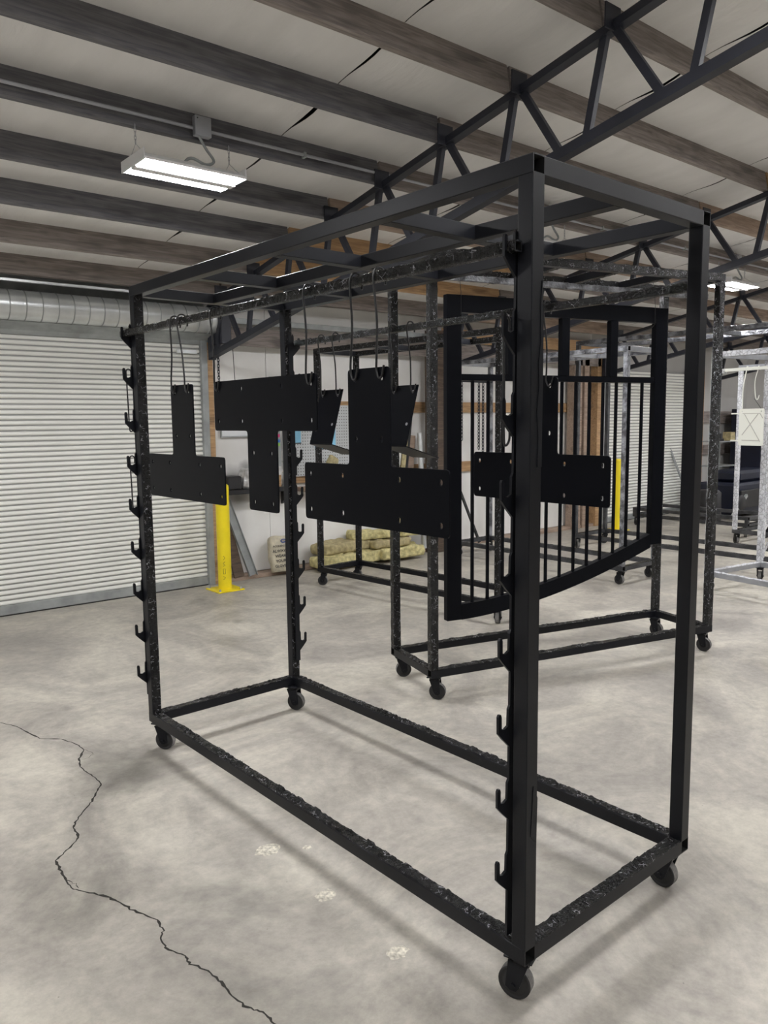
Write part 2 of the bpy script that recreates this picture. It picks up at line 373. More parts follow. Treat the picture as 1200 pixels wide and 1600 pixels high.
def text_mesh(name, body, size, mat, parent, loc, rot, align='CENTER', extrude=0.0006):
    cu=bpy.data.curves.new(name,'FONT'); cu.body=body; cu.size=size; cu.extrude=extrude; cu.align_x=align; cu.align_y='CENTER'; cu.resolution_u=2; cu.offset=size*0.02
    tmp=bpy.data.objects.new('tmp',cu); col.objects.link(tmp)
    dg=bpy.context.evaluated_depsgraph_get(); me=bpy.data.meshes.new_from_object(tmp.evaluated_get(dg)); bpy.data.objects.remove(tmp)
    me.materials.clear(); me.materials.append(mat)
    o=bpy.data.objects.new(name,me); col.objects.link(o); o.parent=parent; o.location=loc; o.rotation_euler=rot; return o
def lump(mb, x0,x1,y0,y1,z0,z1, nx,ny,nz, amp, fr, seed, rnd=0.0, mi=0, mat=None):
    """subdivided box with a noisy skin"""
    cache={}; vs=[]; fs=[]
    cx,cy,cz=(x0+x1)/2,(y0+y1)/2,(z0+z1)/2; hx,hy,hz=(x1-x0)/2,(y1-y0)/2,(z1-z0)/2
    def V(i,j,k):
        if (i,j,k) in cache: return cache[(i,j,k)]
        u,v,w_=2*i/nx-1,2*j/ny-1,2*k/nz-1
        if rnd>0:
            q=Vector((u,v,w_)); s_=q/(max(1e-6,(abs(u)**6+abs(v)**6+abs(w_)**6)**(1/6))); q=q.lerp(s_*(0.90),rnd); u,v,w_=q
        p=Vector((cx+u*hx,cy+v*hy,cz+w_*hz)); nn=Vector((u,v,w_)).normalized()
        dd=amp*fbm(p.x*fr+seed,p.y*fr,p.z*fr); p+=nn*dd
        if k==0: p.z=z0
        cache[(i,j,k)]=len(vs); vs.append(tuple(p)); return cache[(i,j,k)]
    for i in range(nx):
        for j in range(ny):
            fs.append((V(i,j,0),V(i,j+1,0),V(i+1,j+1,0),V(i+1,j,0))); fs.append((V(i,j,nz),V(i+1,j,nz),V(i+1,j+1,nz),V(i,j+1,nz)))
    for i in range(nx):
        for k in range(nz):
            fs.append((V(i,0,k),V(i+1,0,k),V(i+1,0,k+1),V(i,0,k+1))); fs.append((V(i,ny,k),V(i,ny,k+1),V(i+1,ny,k+1),V(i+1,ny,k)))
    for j in range(ny):
        for k in range(nz):
            fs.append((V(0,j,k),V(0,j,k+1),V(0,j+1,k+1),V(0,j+1,k))); fs.append((V(nx,j,k),V(nx,j+1,k),V(nx,j+1,k+1),V(nx,j,k+1)))
    return mb.add(vs,fs,True,mi,mat)

# ================================================================ the shell
def roofz(y):                          # underside of the purlins
    return 4.15-0.19*y if y>-4 else 4.15+0.76+0.19*(y+4)
floor=MB().box(-5,17,-9.5,6.62,-0.2,0).build('floor',M_floor); tag(floor,'pale worn concrete floor with a long crack','floor',kind='structure'); 
crack=[(-0.602,3.501),(-0.541,3.367),(-0.521,3.247),(-0.491,3.095),(-0.402,3.008),(-0.358,2.875),(-0.354,2.779),(-0.411,2.682),(-0.44,2.581),(-0.435,2.476),(-0.425,2.408),(-0.426,2.314),(-0.473,2.245),(-0.522,2.166),(-0.581,2.101),(-0.641,2.026),(-0.669,1.975),(-0.673,1.892),(-0.696,1.856),(-0.75,1.807),(-0.809,1.759),(-0.814,1.684),(-0.818,1.604),(-0.823,1.528),(-0.789,1.466),(-0.737,1.385),(-0.713,1.316),(-0.694,1.237),(-0.649,1.13),(-0.658,1.06),(-0.682,1.026),(-0.69,0.97),(-0.656,0.89),(-0.662,0.844),(-0.631,0.777),(-0.623,0.701),(-0.626,0.627),(-0.613,0.552),(-0.587,0.509),(-0.584,0.446),(-0.56,0.3),(-0.50,0.1),(-0.47,-0.15)]
def crack_strip(mb, pts, wmin, wmax, seed):
    fine=[]
    for i in range(len(pts)-1):
        for k in range(5):
            t=k/5; p=Vector(pts[i]).lerp(Vector(pts[i+1]),t); q=len(fine)
            fine.append(p+Vector((noise.noise(Vector((q*0.9,seed,0))),noise.noise(Vector((q*0.9,seed+9,0)))))*0.009)
    L=[];Rr=[]
    for i,p in enumerate(fine):
        t=(fine[min(i+1,len(fine)-1)]-fine[max(i-1,0)]).normalized(); nn=Vector((-t.y,t.x)); wd=wmin+(wmax-wmin)*abs(noise.noise(Vector((i*0.35,seed,3))))
        L.append(p+nn*wd); Rr.append(p-nn*wd)
    vs=[(p.x,p.y,0.0007) for p in L]+[(p.x,p.y,0.0007) for p in Rr]; N=len(L)
    mb.add(vs,[(i,i+1,N+i+1,N+i) for i in range(N-1)])
mb=MB(); crack_strip(mb,crack,0.0022,0.0100,1); crack_strip(mb,[(-0.35,2.779),(-0.33,2.70),(-0.37,2.66),(-0.41,2.66)],0.0008,0.002,4); crack_strip(mb,[(-0.82,1.60),(-0.80,1.54),(-0.80,1.50)],0.0008,0.003,8)
mb.build('crack',M_joint,floor)
M_chip=simple('broken_concrete',(0.56,0.53,0.45),0.9,0,0.45,60,1.0,50)
for i,(cx_,cy_,rr_) in enumerate([(-0.11,1.27,0.055),(-0.11,0.86,0.042),(-0.11,0.45,0.04),(0.02,1.18,0.02)]):
    mb=MB(); vs=[(0,0,0.0008)]; N=14
    for ring_,(fr_) in enumerate((0.5,1.0)):
        for k in range(N):
            a_=2*math.pi*k/N; q=rr_*fr_*(1+0.35*noise.noise(Vector((k*0.8,i*5,ring_)))); vs.append((q*math.cos(a_),q*math.sin(a_)*0.8,0.0022 if ring_==0 else 0.0006))
    fs=[(0,1+k,1+(k+1)%N) for k in range(N)]+[(1+k,1+N+k,1+N+(k+1)%N,1+(k+1)%N) for k in range(N)]
    mb.add(vs,fs); mb.build('floor_chip',M_chip,floor,(cx_,cy_,0))

ceiling=MB()
ys=[6.62,-4,-9.5]
vs=[];
for y in ys: vs+= [(-5,y,roofz(y)+0.30),(17,y,roofz(y)+0.30)]
ceiling.add(vs,[(0,1,3,2),(2,3,5,4)]); ceiling=ceiling.build('ceiling',M_deck); tag(ceiling,'sloping roof lined with white insulation facing','ceiling',kind='structure')
rows=[6.42,5.9,5.25,4.6,3.99,3.34,2.68,2.05,1.38,0.72,0.06,-0.6,-1.26]
seams=[-5,-2.62,-0.62,1.38,3.37,5.38,7.40,9.40,11.4,13.4,17]
allrows=rows+[-1.92-0.66*k for k in range(3)]+[-4,-9.5]
for i in range(len(seams)-1):
    xa,xb=seams[i],seams[i+1]; mb=MB(); vs=[];fs=[]; yy=[]
    for k in range(len(allrows)-1):
        y0,y1=allrows[k],allrows[k+1]; nn=8 if k<len(rows) else 2
        for j in range(nn): yy.append((y0+(y1-y0)*j/nn, math.sin(math.pi*j/nn)**2 if k<len(rows) else 0, k))
    yy=[(6.62,0,0)]+yy+[(-9.5,0,0)]; NX=12
    for (y,sg,k) in yy:
        gap=0.006+ (0.020+0.010*math.sin(k*2.3+i))*sg
        for q in range(NX+1):
            x=(xa+gap*0.5)+(xb-xa-gap)*q/NX; ed=(1-(2*q/NX-1)**6)
            z=roofz(y)+0.186-(0.045+0.012*noise.noise(Vector((x*1.5,k*3.1,0))))*sg*(0.55+0.45*ed)
            vs.append((x,y,z))
    W_=NX+1
    for a_ in range(len(yy)-1):
        for q in range(NX): fs.append((a_*W_+q,a_*W_+q+1,(a_+1)*W_+q+1,(a_+1)*W_+q))
    mb.add(vs,fs,True); mb.build('insulation_sheet',M_roof,ceiling)
bays=[-4.7,-1.22,2.23,5.68,9.13,12.58,16.3]
sl=math.atan(0.19)
purl={}
for bi in range(len(bays)-1):
    for ri,y in enumerate(rows):
        if bi==1: m_=[W_dark,W_mid,W_mid,W_dark,W_dark,W_dark,W_dark,W_mid,W_mid,W_mid,W_mid,W_mid,W_mid][ri]
        elif bi==0: m_=W_dark if ri%2 else W_mid
        elif bi==2: m_=[W_mid,W_mid,W_orange,W_orange,W_tan,W_mid,W_mid,W_mid,W_mid,W_mid,W_mid,W_mid,W_mid][ri]
        else: m_=[W_mid,W_tan,W_orange,W_mid,W_tan,W_mid,W_mid,W_tan][(ri+bi)%8]
        key=(round(bays[bi+1]-bays[bi],2),m_.name)
        if key not in purl: purl[key]=MB().box(0.01,bays[bi+1]-bays[bi]-0.01,-0.02,0.02,0,0.185,0.003).mesh('purlin',m_)
        o=bpy.data.objects.new('purlin',purl[key]); col.objects.link(o); o.parent=ceiling; o.location=(bays[bi],y+0.02,roofz(y)+0.002); o.rotation_euler=(-sl,0,0)

# trusses
tdesc=['nearest black steel roof truss, crossing above the foreground rack','second black steel roof truss, behind the foreground rack','third black steel roof truss, beyond the second ceiling light','farthest black steel roof truss at the right']
for ti,X in enumerate((2.23,5.68,9.13,12.58)):
    tr=empty('roof_truss',(X,6.2,0)); tag(tr,tdesc[ti],'truss','black roof trusses')
    def zt(y): return 4.125-0.19*y
    def zb(y): return 3.61-0.19*y
    def P(y,z): return (0,y-6.2,z)
    MB().bar(P(6.15,zt(6.15)),P(-4,zt(-4)),0.07,0.045).build('top_chord',M_truss,tr)
    MB().bar(P(6.15,zb(6.15)),P(-4,zb(-4)),0.07,0.06).build('bottom_chord',M_truss,tr)
    MB().bar(P(6.15,2.40),P(6.15,zt(6.15)),0.06,0.06).build('end_post',M_truss,tr)
    y=5.9; webm={}
    for yn in [5.86,5.21,4.56,3.95,3.30,2.62,1.97,1.31,0.66,0.0,-0.66,-1.3]:
        MB().bar(P(yn+0.06,zt(yn+.06)-.01),P(yn+0.17,zb(yn+.17)+.02),0.045,0.035,(1,0,0)).build('web',M_truss,tr)
        MB().bar(P(yn-0.01,zt(yn)-.01),P(yn-0.30,zb(yn-.30)+.02),0.045,0.035,(1,0,0)).build('web',M_truss,tr)
        MB().box(-0.10,0.035,yn-6.2-0.012,yn-6.2-0.002,zt(yn)-0.03,zt(yn)+0.10).build('purlin_clip',M_truss,tr)

# walls
TRIM=[0]
def new_trim():
    TRIM[0]+=1; return tag(empty('trim_%d'%TRIM[0],(0,6.4,0)),kind='structure')
wb=empty('wall_back',(0,6.4,0)); tag(wb,'white sheeted back wall with timber rails','wall',kind='structure')
for x0,x1 in [(2.28,3.02),(3.02,4.24),(4.24,5.46),(5.46,6.68),(6.68,7.9),(7.9,9.12)]:
    MB().box(x0+.003,x1-.003,0,0.03,0.05,3.1).build('wall_panel',M_wall,wb)
for x0,x1 in [(12.0,13.2),(13.2,14.4),(14.4,15.6),(15.6,16.9)]:
    MB().box(x0+.003,x1-.003,0,0.03,0.0,3.1).build('wall_panel',M_darkwall,wb)
MB().box(-5,2.28,0.02,0.06,2.6,3.2).build('wall_panel',M_galvdull,wb); MB().box(9.12,12.0,0.02,0.06,2.5,3.1).build('wall_panel',M_darkwall,wb)
MB().box(-5,-1.3,0.02,0.06,0,2.6).build('wall_panel',M_wall,wb)
MB().box(2.3,9.1,-0.17,0.0,0,0.045,0.003).build('sill_board',W_tan,new_trim())
MB().box(2.30,9.1,-0.20,-0.16,2.57,2.76,0.003).build('header_board',W_mid,new_trim())
MB().box(5.6,9.1,-0.21,-0.17,2.78,2.95,0.003).build('header_board',W_orange,new_trim())
MB().box(2.30,5.6,-0.205,-0.165,2.80,2.86,0.003).build('steel_channel',M_galvdull,new_trim())
MB().box(3.2,8.6,-0.04,0.0,1.85,1.99,0.003).build('timber_rail',W_orange,wb)
MB().box(3.2,8.6,-0.04,0.0,1.03,1.17,0.003).build('timber_rail',W_orange,wb)
MB().box(12.0,16,-0.04,0.0,1.62,1.86,0.003).build('timber_rail',W_mid,wb); MB().box(12.0,16,-0.04,0.0,1.02,1.22,0.003).build('timber_rail',W_mid,wb)
MB().box(5.30,5.56,-0.32,-0.17,0.0,2.9,0.006).build('timber_post',W_post,new_trim())
MB().box(2.215,2.28,-0.16,-0.02,0,2.62,0.004).build('timber_post',W_orange,new_trim())
for x0,x1 in [(8.42,8.62),(8.68,8.80),(9.02,9.18)]: MB().box(x0,x1,-0.2,-0.06,0,2.9,0.004).build('timber_post',W_orange if x0>9 else W_tan,new_trim())
MB().box(12.0,12.42,-0.16,-0.02,0,2.6,0.004).build('timber_post',W_orange,new_trim())
for nm,bx in (('wall_left',(-5.0,-4.8,-9.5,6.6,0,3.2)),('wall_right',(16.9,17.0,-9.5,6.6,0,3.2)),('wall_front',(-5,17,-9.6,-9.5,0,4.0))):
    o=MB().box(*bx).build(nm,M_darkwall); tag(o,kind='structure')
for nm,x_ in (('wall_left_gable',-4.9),):
    pass
for x0,x1,par in ((-5.0,-4.8,'wall_left'),(16.9,17.0,'wall_right')):
    MB().prism([(6.6,3.2),(-9.5,3.2),(-9.5,roofz(-9.5)+.25),(-4,roofz(-4)+.25),(6.6,roofz(6.6)+.1)],x0,x1,'x').build('gable_panel',M_darkwall,bpy.data.objects[par])
dust=MB().box(-4.8,16.9,6.43,6.60,0,3.2); dust.build('backing_sheet',M_darkwall,wb,(0,-6.4,0))

# roller door 1
def roller_door(nm,x0,x1,ztop,y,pitch,individual,label):
    d_=empty(nm,(x0,y,0)); tag(d_,label,'door',kind='structure'); Wd=x1-x0
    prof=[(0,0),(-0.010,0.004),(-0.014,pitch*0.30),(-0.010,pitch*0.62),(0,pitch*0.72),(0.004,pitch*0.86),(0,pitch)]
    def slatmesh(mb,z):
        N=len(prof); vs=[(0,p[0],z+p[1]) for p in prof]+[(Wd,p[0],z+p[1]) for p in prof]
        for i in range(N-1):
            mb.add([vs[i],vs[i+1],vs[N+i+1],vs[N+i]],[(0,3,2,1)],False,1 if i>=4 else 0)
    ns=int((ztop-0.10)/pitch)
    if individual:
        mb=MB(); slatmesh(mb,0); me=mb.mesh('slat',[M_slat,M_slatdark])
        for k in range(ns+1):
            o=bpy.data.objects.new('slat',me); col.objects.link(o); o.parent=d_; o.location=(0,0,0.10+k*pitch)
    else:
        mb=MB()
        for k in range(ns+1): slatmesh(mb,0.10+k*pitch)
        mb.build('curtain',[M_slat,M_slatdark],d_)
    MB().box(0,Wd,-0.03,0.02,0.012,0.10,0.004).build('bottom_bar',M_galvdull,d_)
    MB().box(0,Wd,-0.02,0.01,0,0.012).build('rubber_seal',M_rubber,d_)
    for sx in (-0.02,Wd-0.03): MB().box(sx,sx+0.07,-0.06,0.03,0,ztop+0.1,0.004).build('guide_rail',M_galv if sx<0 else M_galvdull,d_)
    return d_
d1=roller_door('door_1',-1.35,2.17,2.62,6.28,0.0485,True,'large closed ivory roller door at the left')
mb=MB(); mb.tube([(0.0,-0.18,2.795),(3.62,-0.18,2.795)],0.132,32); brl=mb.build('barrel',M_galv,d1)
cm=None
for k in range(26):
    if cm is None:
        cm=MB(); cm.tube([(-0.005,0,0),(-0.003,0,0),(0.003,0,0),(0.005,0,0)],[0.132,0.1375,0.1375,0.132],32,cap=False); cm=cm.mesh('band',[M_galvdull])
    o=bpy.data.objects.new('band',cm); col.objects.link(o); o.parent=brl; o.location=(0.09+0.1365*k,-0.18,2.795)
mb=MB(); mb.add([(0,-0.19,2.66),(3.6,-0.19,2.66),(3.6,-0.05,2.60),(0,-0.05,2.60),(3.6,-0.02,2.56),(0,-0.02,2.56)],[(0,1,2,3),(3,2,4,5)]); mb.build('curtain_lead',M_galvdull,d1)
MB().box(3.58,3.70,-0.34,0.05,2.55,2.96,0.01).build('end_bracket',M_truss,d1)
MB().box(3.22,3.44,-0.07,-0.04,2.46,2.50,0.003).build('stop_bracket',M_galv,d1)
MB().bar((0,-0.36,2.98),(3.62,-0.36,2.98),0.04,0.02).build('hood_edge',M_galv,d1)
d2=roller_door('door_2',9.25,11.95,2.5,6.30,0.052,False,'smaller closed roller door on the far right part of the back wall')

# ================================================================ ceiling lights
def chain_mesh(mb,p0,n,pitch,r,w):
    for i in range(n):
        z=-pitch*(i+0.5); pts=[]
        for k in range(8):
            a_=2*math.pi*k/8; u_=w*math.cos(a_); v_=pitch*0.72*math.sin(a_)
            pts.append((p0[0]+(u_ if i%2 else 0),p0[1]+(0 if i%2 else u_),p0[2]+z+v_))
        mb.tube(pts,r,4,closed=True)
    return mb
lights=[]
def make_light(x,y,z,drop,label):
    t=empty('ceiling_light',(x,y,z)); tag(t,label,'light','LED strip ceiling lights')
    Lx,Ly=0.33,0.17
    hb=MB(); prof=[(-Ly,0.0),(-Ly-0.005,0.014),(-0.09,0.06),(0.09,0.06),(Ly+0.005,0.014),(Ly,0.0),(Ly-0.012,0.006),(0.035,0.022),(0.0,0.006),(-0.035,0.022),(-Ly+0.012,0.006)]
    hb.prism(prof,-Lx,Lx,'x'); hb.box(-Lx-0.006,-Lx,-Ly-.004,Ly+.004,-0.004,0.062); hb.box(Lx,Lx+0.006,-Ly-.004,Ly+.004,-0.004,0.062)
    hb.build('housing',M_fixture,t)
    MB().prism([(-0.037,0.0),(-0.036,-0.014),(0.036,-0.014),(0.037,0.0)],-Lx,Lx,'x').build('spine',M_fixture,t)
    for s_ in (-1,1):
        MB().box(-Lx+0.01,Lx-0.01,s_*0.104-0.044,s_*0.104+0.044,-0.004,0.0).build('led_strip',M_led,t)
    for s_ in (-1,1):
        cx_=s_*(Lx-0.02)
        MB().tube([(cx_,-0.12,0.045),(cx_,0,0.13),(cx_,0.12,0.045)],0.0015,5).build('hanger_wire',M_conduit,t)
        n_=int((drop-0.12)/0.022)
        mb=MB(); chain_mesh(mb,(cx_,0,0.13+n_*0.022),n_,0.022,0.0018,0.006); mb.build('hanger_chain',M_conduit,t)
    return t
ydrop=[(3.30,3.275),(0.06,3.88),(-3.2,4.45)]
pos_=['over the roller door corner','left of the first truss','between first and second trusses','between second and third trusses','between third and fourth trusses','past the fourth truss']
nm_y=['wall-side row','middle row above the foreground rack','row behind the camera']
for yi,(y,z) in enumerate(ydrop):
    for xi,x in enumerate((-2.83,0.62,4.07,7.52,10.97,14.3)):
        lab={(0,1):'bright twin-strip LED light hanging above the left end of the foreground rack',(0,3):'bright LED light at the far right behind the foreground rack post',(0,2):'LED light hanging behind the near post of the foreground rack'}.get((yi,xi),f'LED ceiling light {pos_[xi]}, {nm_y[yi]}')
        make_light(x,y,z,roofz(y)-z,lab)
# junction box, flexible cable, conduit
pz=roofz(3.34)
for bi,x in enumerate((0.745,4.19,7.64)):
    jb=MB(); jb.box(-0.055,0.055,-0.045,0,-0.06,0.06,0.004); j=jb.build('junction_box',M_conduit,None,(x,3.318+0.0,pz+0.075))
    tag(j,['grey junction box on the beam above the left LED light','grey junction box on the beam behind the near rack post','grey junction box on the beam above the far right LED light'][bi],'junction box')
    MB().tube([(-0.04,-0.0455,0.042),(-0.04,-0.049,0.042)],0.004,6).build('screw',M_truss,j)
    pts=catmull([(-0.02,-0.02,-0.06),(0.02,-0.03,-0.13),(0.06,-0.05,-0.20),(0.0,-0.06,-0.235),(-0.09,-0.05,-0.21),(-0.13,-0.03,-0.24),(-0.125,-0.02,-0.30)],6)
    MB().tube(pts,0.009,8).build('flexible_cable',M_galvdull,j)
for bi,(xa,xb) in enumerate(((-4.6,0.685),(0.805,4.13),(4.25,7.58),(7.70,12.4))):
    c_=MB().tube([(0,0,0),(xb-xa,0,0)],0.011,8).build('conduit_pipe',M_conduit,None,(xa,3.300,pz+0.06))
    tag(c_,['thin metal conduit along the beam left of the first junction box','thin metal conduit between the first and second junction boxes','thin metal conduit between the second and third junction boxes','thin metal conduit beyond the far right junction box'][bi],'conduit','conduit runs on the roof beam')
    for k in range(int((xb-xa)/1.5)): MB().box(0.7+1.5*k,0.72+1.5*k,-0.014,0.02,-0.018,0.018).build('pipe_clip',M_galvdull,c_)

# ================================================================ racks
T_=0.0508
def caster(parent,x,y,h,ang,mats=(M_matte,M_rubber,M_tread)):
    rw_=0.052; wd=0.038; off=0.018
    f=MB(); f.box(-0.045,0.045,-0.04,0.04,-0.008,0,0.002)
    f.lathe([(0.001,-0.022),(0.034,-0.022),(0.036,-0.008),(0.0,-0.008)],14)
    for s_ in (-1,1):
        f.prism([(-0.030,-0.020),(0.034,-0.020),(off+0.024,-(h-rw_)-0.008),(off+0.010,-(h-rw_)-0.018),(off-0.010,-(h-rw_)-0.018),(off-0.020,-(h-rw_)-0.004)],s_*(wd/2+0.004),s_*(wd/2+0.010),'y')
    f.box(-0.030,0.034,-(wd/2+0.010),wd/2+0.010,-0.026,-0.018)
    f.tube([(off,-(wd/2+0.016),-(h-rw_)),(off,wd/2+0.016,-(h-rw_))],0.008,8)
    fk=f.build('caster',mats[0],parent,(x,y,h),(0,0,ang))
    w_=MB(); mt=Matrix.Translation((off,0,-(h-rw_)))@Matrix.Rotation(R(90),4,'X'); hw=wd/2
    w_.lathe([(0.008,-hw),(0.034,-hw),(0.036,-hw+0.003),(0.044,-hw+0.003),(0.050,-hw),(rw_,-hw+0.004)],28,0,mt)
    w_.lathe([(rw_,-hw+0.004),(rw_,hw-0.004)],28,1,mt)
    w_.lathe([(rw_,hw-0.004),(0.050,hw),(0.044,hw-0.003),(0.036,hw-0.003),(0.034,hw),(0.008,hw)],28,0,mt)
    w_.build('wheel',[mats[1],mats[2]],fk)
    return fk
def comb_plate(parent,name,xo,y,sgn,zs,mat,z0,z1,bw=0.030,lean=0.0,amp=False):
    """laser-cut plate with a row of upturned hooks, lying in the rack's x-z plane"""
    # built in local coordinates u=outward, z
    poly=[(-bw,z0)]
    zz=sorted(zs)
    out=[]
    out.append((0.0,z0))
    for k,z in enumerate(zz):
        fo=0.058 if k%3 else 0.054
        out+= [(0.0,z-0.055),(0.036,z-0.022),(fo,z+0.002),(fo+0.001,z+0.052),(fo-0.004,z+0.060),(fo-0.012,z+0.058),(fo-0.015,z+0.048),(fo-0.016,z+0.012),(0.022,z+0.006),(0.008,z+0.012),(0.007,z+0.060),(0.0,z+0.075)]
    out.append((0.0,z1)); out.append((-bw,z1))
    N=0
    # split into quads strip: build per-level back bar + hook polygons to keep clean faces
    mb=MB()
    def px(u): return xo+sgn*u
    def pr(poly):
        P=[(px(u),z) for u,z in poly]
        if sgn>0: P=P[::-1]
        mb.prism(P,-0.004,0.004,'y')
    pr([(-bw,z0),(0.001,z0),(0.001,z1),(-bw,z1)])
    for k,z in enumerate(zz):
        fo=0.050
        pr([(0.0,z-0.055),(0.030,z-0.026),(fo,z-0.004),(fo,z+0.010),(0.022,z+0.004),(0.010,z+0.010),(0.0,z+0.012)])
        pr([(fo-0.014,z+0.002),(fo,z-0.002),(fo+0.001,z+0.046),(fo-0.003,z+0.053),(fo-0.010,z+0.052),(fo-0.013,z+0.044)])
        pr([(-0.002,z+0.0),(0.008,z+0.008),(0.007,z+0.060),(0.0,z+0.072)])
    o=mb.build(name,mat,parent,(0,y,0),(lean,0,0))
    return o
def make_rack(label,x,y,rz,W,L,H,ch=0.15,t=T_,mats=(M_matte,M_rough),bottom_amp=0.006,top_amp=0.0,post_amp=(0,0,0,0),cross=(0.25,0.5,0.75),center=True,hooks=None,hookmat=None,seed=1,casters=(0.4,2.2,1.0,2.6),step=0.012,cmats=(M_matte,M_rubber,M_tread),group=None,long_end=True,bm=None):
    bm=bm or mats
    r=empty('rolling_rack',(x,y,0),rz); tag(r,label,'rack',group)
    z0=ch; z1=H; A=bottom_amp; B=top_amp
    for i,xx in enumerate((t/2,W-t/2)):
        coated_bar('bottom_rail',(xx,0,z0+t/2),(xx,L,z0+t/2),t,t,bm,r,amp=(A,0,0,0),ends=(long_end,long_end),seed=seed+i,step=step)
        coated_bar('top_rail',(xx,0,z1-t/2),(xx,L,z1-t/2),t,t,mats,r,amp=(B,0,B*.3,B*.3),ends=(long_end,long_end),seed=seed+5+i,step=step)
    for i,yy in enumerate((t/2,L-t/2)):
        coated_bar('bottom_rail',(t,yy,z0+t/2),(W-t,yy,z0+t/2),t,t,bm,r,amp=(A*.9,0,0,0),seed=seed+11+i,step=step)
        coated_bar('top_rail',(t,yy,z1-t/2),(W-t,yy,z1-t/2),t,t,mats,r,amp=(B,0,0,0),seed=seed+15+i,step=step)
    for fy in cross:
        yy=L*fy
        if center:
            coated_bar('top_crossbar',(t,yy,z1-t/2),(W/2-t/2,yy,z1-t/2),t,t,mats,r); coated_bar('top_crossbar',(W/2+t/2,yy,z1-t/2),(W-t,yy,z1-t/2),t,t,mats,r)
        else: coated_bar('top_crossbar',(t,yy,z1-t/2),(W-t,yy,z1-t/2),t,t,mats,r,amp=(B,B*0.6,0,0))
    if center: coated_bar('top_spine',(W/2,t,z1-t/2),(W/2,L-t,z1-t/2),t,t,mats,r)
    k=0
    for yy in (t/2,L-t/2):
        for xx in (t/2,W-t/2):
            pa=post_amp[k] if isinstance(post_amp[0],(tuple,list)) else post_amp
            coated_bar('post',(xx,yy,z0+t),(xx,yy,z1-t),t,t,mats,r,up=(0,1,0),amp=pa,seed=seed+21+k,step=step*1.3); k+=1
    for k,(xx,yy) in enumerate(((0.05,0.05),(W-0.05,0.05),(0.05,L-0.05),(W-0.05,L-0.05))): caster(r,xx,yy,ch,casters[k],cmats)
    if hooks:
        hm=hookmat or mats[0]
        for (xo,yy,sg,zs,a_,b_,ln) in hooks: comb_plate(r,'hook_strip',xo,yy,sg,zs,hm,a_,b_,lean=ln)
    return r
RW,RL,RH=0.9546,2.571,2.441
HZ=[0.415+0.2235*k for k in range(8)]   # hook heights above the floor
YAW=R(1.5)
dx=[h for h in HZ]
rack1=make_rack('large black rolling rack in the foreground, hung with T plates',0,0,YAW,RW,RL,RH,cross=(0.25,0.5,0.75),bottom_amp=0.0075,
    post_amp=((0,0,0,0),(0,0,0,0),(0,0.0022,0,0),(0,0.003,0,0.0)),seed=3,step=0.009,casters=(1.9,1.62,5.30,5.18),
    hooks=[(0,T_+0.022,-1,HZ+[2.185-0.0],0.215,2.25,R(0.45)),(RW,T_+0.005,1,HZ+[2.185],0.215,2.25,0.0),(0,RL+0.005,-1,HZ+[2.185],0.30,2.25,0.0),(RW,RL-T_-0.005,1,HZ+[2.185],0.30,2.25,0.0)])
def RK(x,y,z):
    return (x*math.cos(YAW)-y*math.sin(YAW), x*math.sin(YAW)+y*math.cos(YAW), z)
# flaked patches of old coating hanging off the near post
def patch(mb,pts,t_=0.0018):
    mb.prism(pts,-t_,0.0,'y')
mb=MB(); patch(mb,[(0.030,1.62),(0.049,1.62),(0.0505,2.00),(0.043,2.12),(0.037,2.05),(0.040,1.96),(0.031,1.90),(0.034,1.84),(0.026,1.77),(0.033,1.70)]); mb.build('coating_flake',M_matte,rack1)
mb=MB(); patch(mb,[(0.020,0.55),(0.046,0.52),(0.049,0.66),(0.030,0.70)]); mb.build('coating_flake',M_matte,rack1)

# hanging bars on rack 1
for i,(xx,lab) in enumerate(((-0.026,'near coated black bar lying in the top hooks of the foreground rack'),(RW+0.026,'rear coated black bar lying in the top hooks of the foreground rack'))):
    e_=empty('hanging_bar',RK(xx,0,2.205),YAW); tag(e_,lab,'bar','bars across the foreground rack')
    y1=RL+0.04 if i==0 else RL-0.03
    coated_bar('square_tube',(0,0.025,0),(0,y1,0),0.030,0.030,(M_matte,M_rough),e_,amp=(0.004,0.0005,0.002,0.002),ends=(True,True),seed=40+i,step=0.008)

# T plates
def t_outline(flip):
    # local x = along -bar direction (viewer's right), z up from bottom
    P=[(-0.367,0),(0.367,0),(0.367,0.205),(0.106,0.205),(0.106,0.522),(-0.106,0.522),(-0.106,0.205),(-0.367,0.205)]
    H_=[(sx*u,v,0.0075) for sx in (-1,1) for (u,v) in ((0.333,0.036),(0.333,0.166),(0.146,0.036),(0.146,0.166),(0.065,0.292),(0.066,0.488))]
    if flip: P=[(x,0.522-z) for x,z in P][::-1]; H_=[(x,0.522-z,r_) for x,z,r_ in H_]
    return P,H_
PB=1.2495+0.15
def t_plate(yc,xx,flip,label,tilt=0.0,yaw=0.0):
    P,H_=t_outline(flip); o=holed_plate('t_plate',P,H_,0.006,M_plate,None,0.014)
    o.location=RK(xx,yc,PB); o.rotation_euler=(0,tilt,YAW-R(90)+yaw)
    tag(o,label,'metal plate','T-shaped plates on the foreground rack'); return o
t_plate(1.952,-0.040,False,'black T plate hung upside down at the left, before the roller door')
t_plate(1.285,-0.040,True,'black T plate hung upright, stem pointing down, between two inverted ones')
t_plate(0.631,-0.040,False,'largest-looking black inverted T plate in the middle of the foreground rack')
t_plate(0.747,RW+0.030,False,'black inverted T plate behind the near post, on the rear bar',0,R(-1.5))
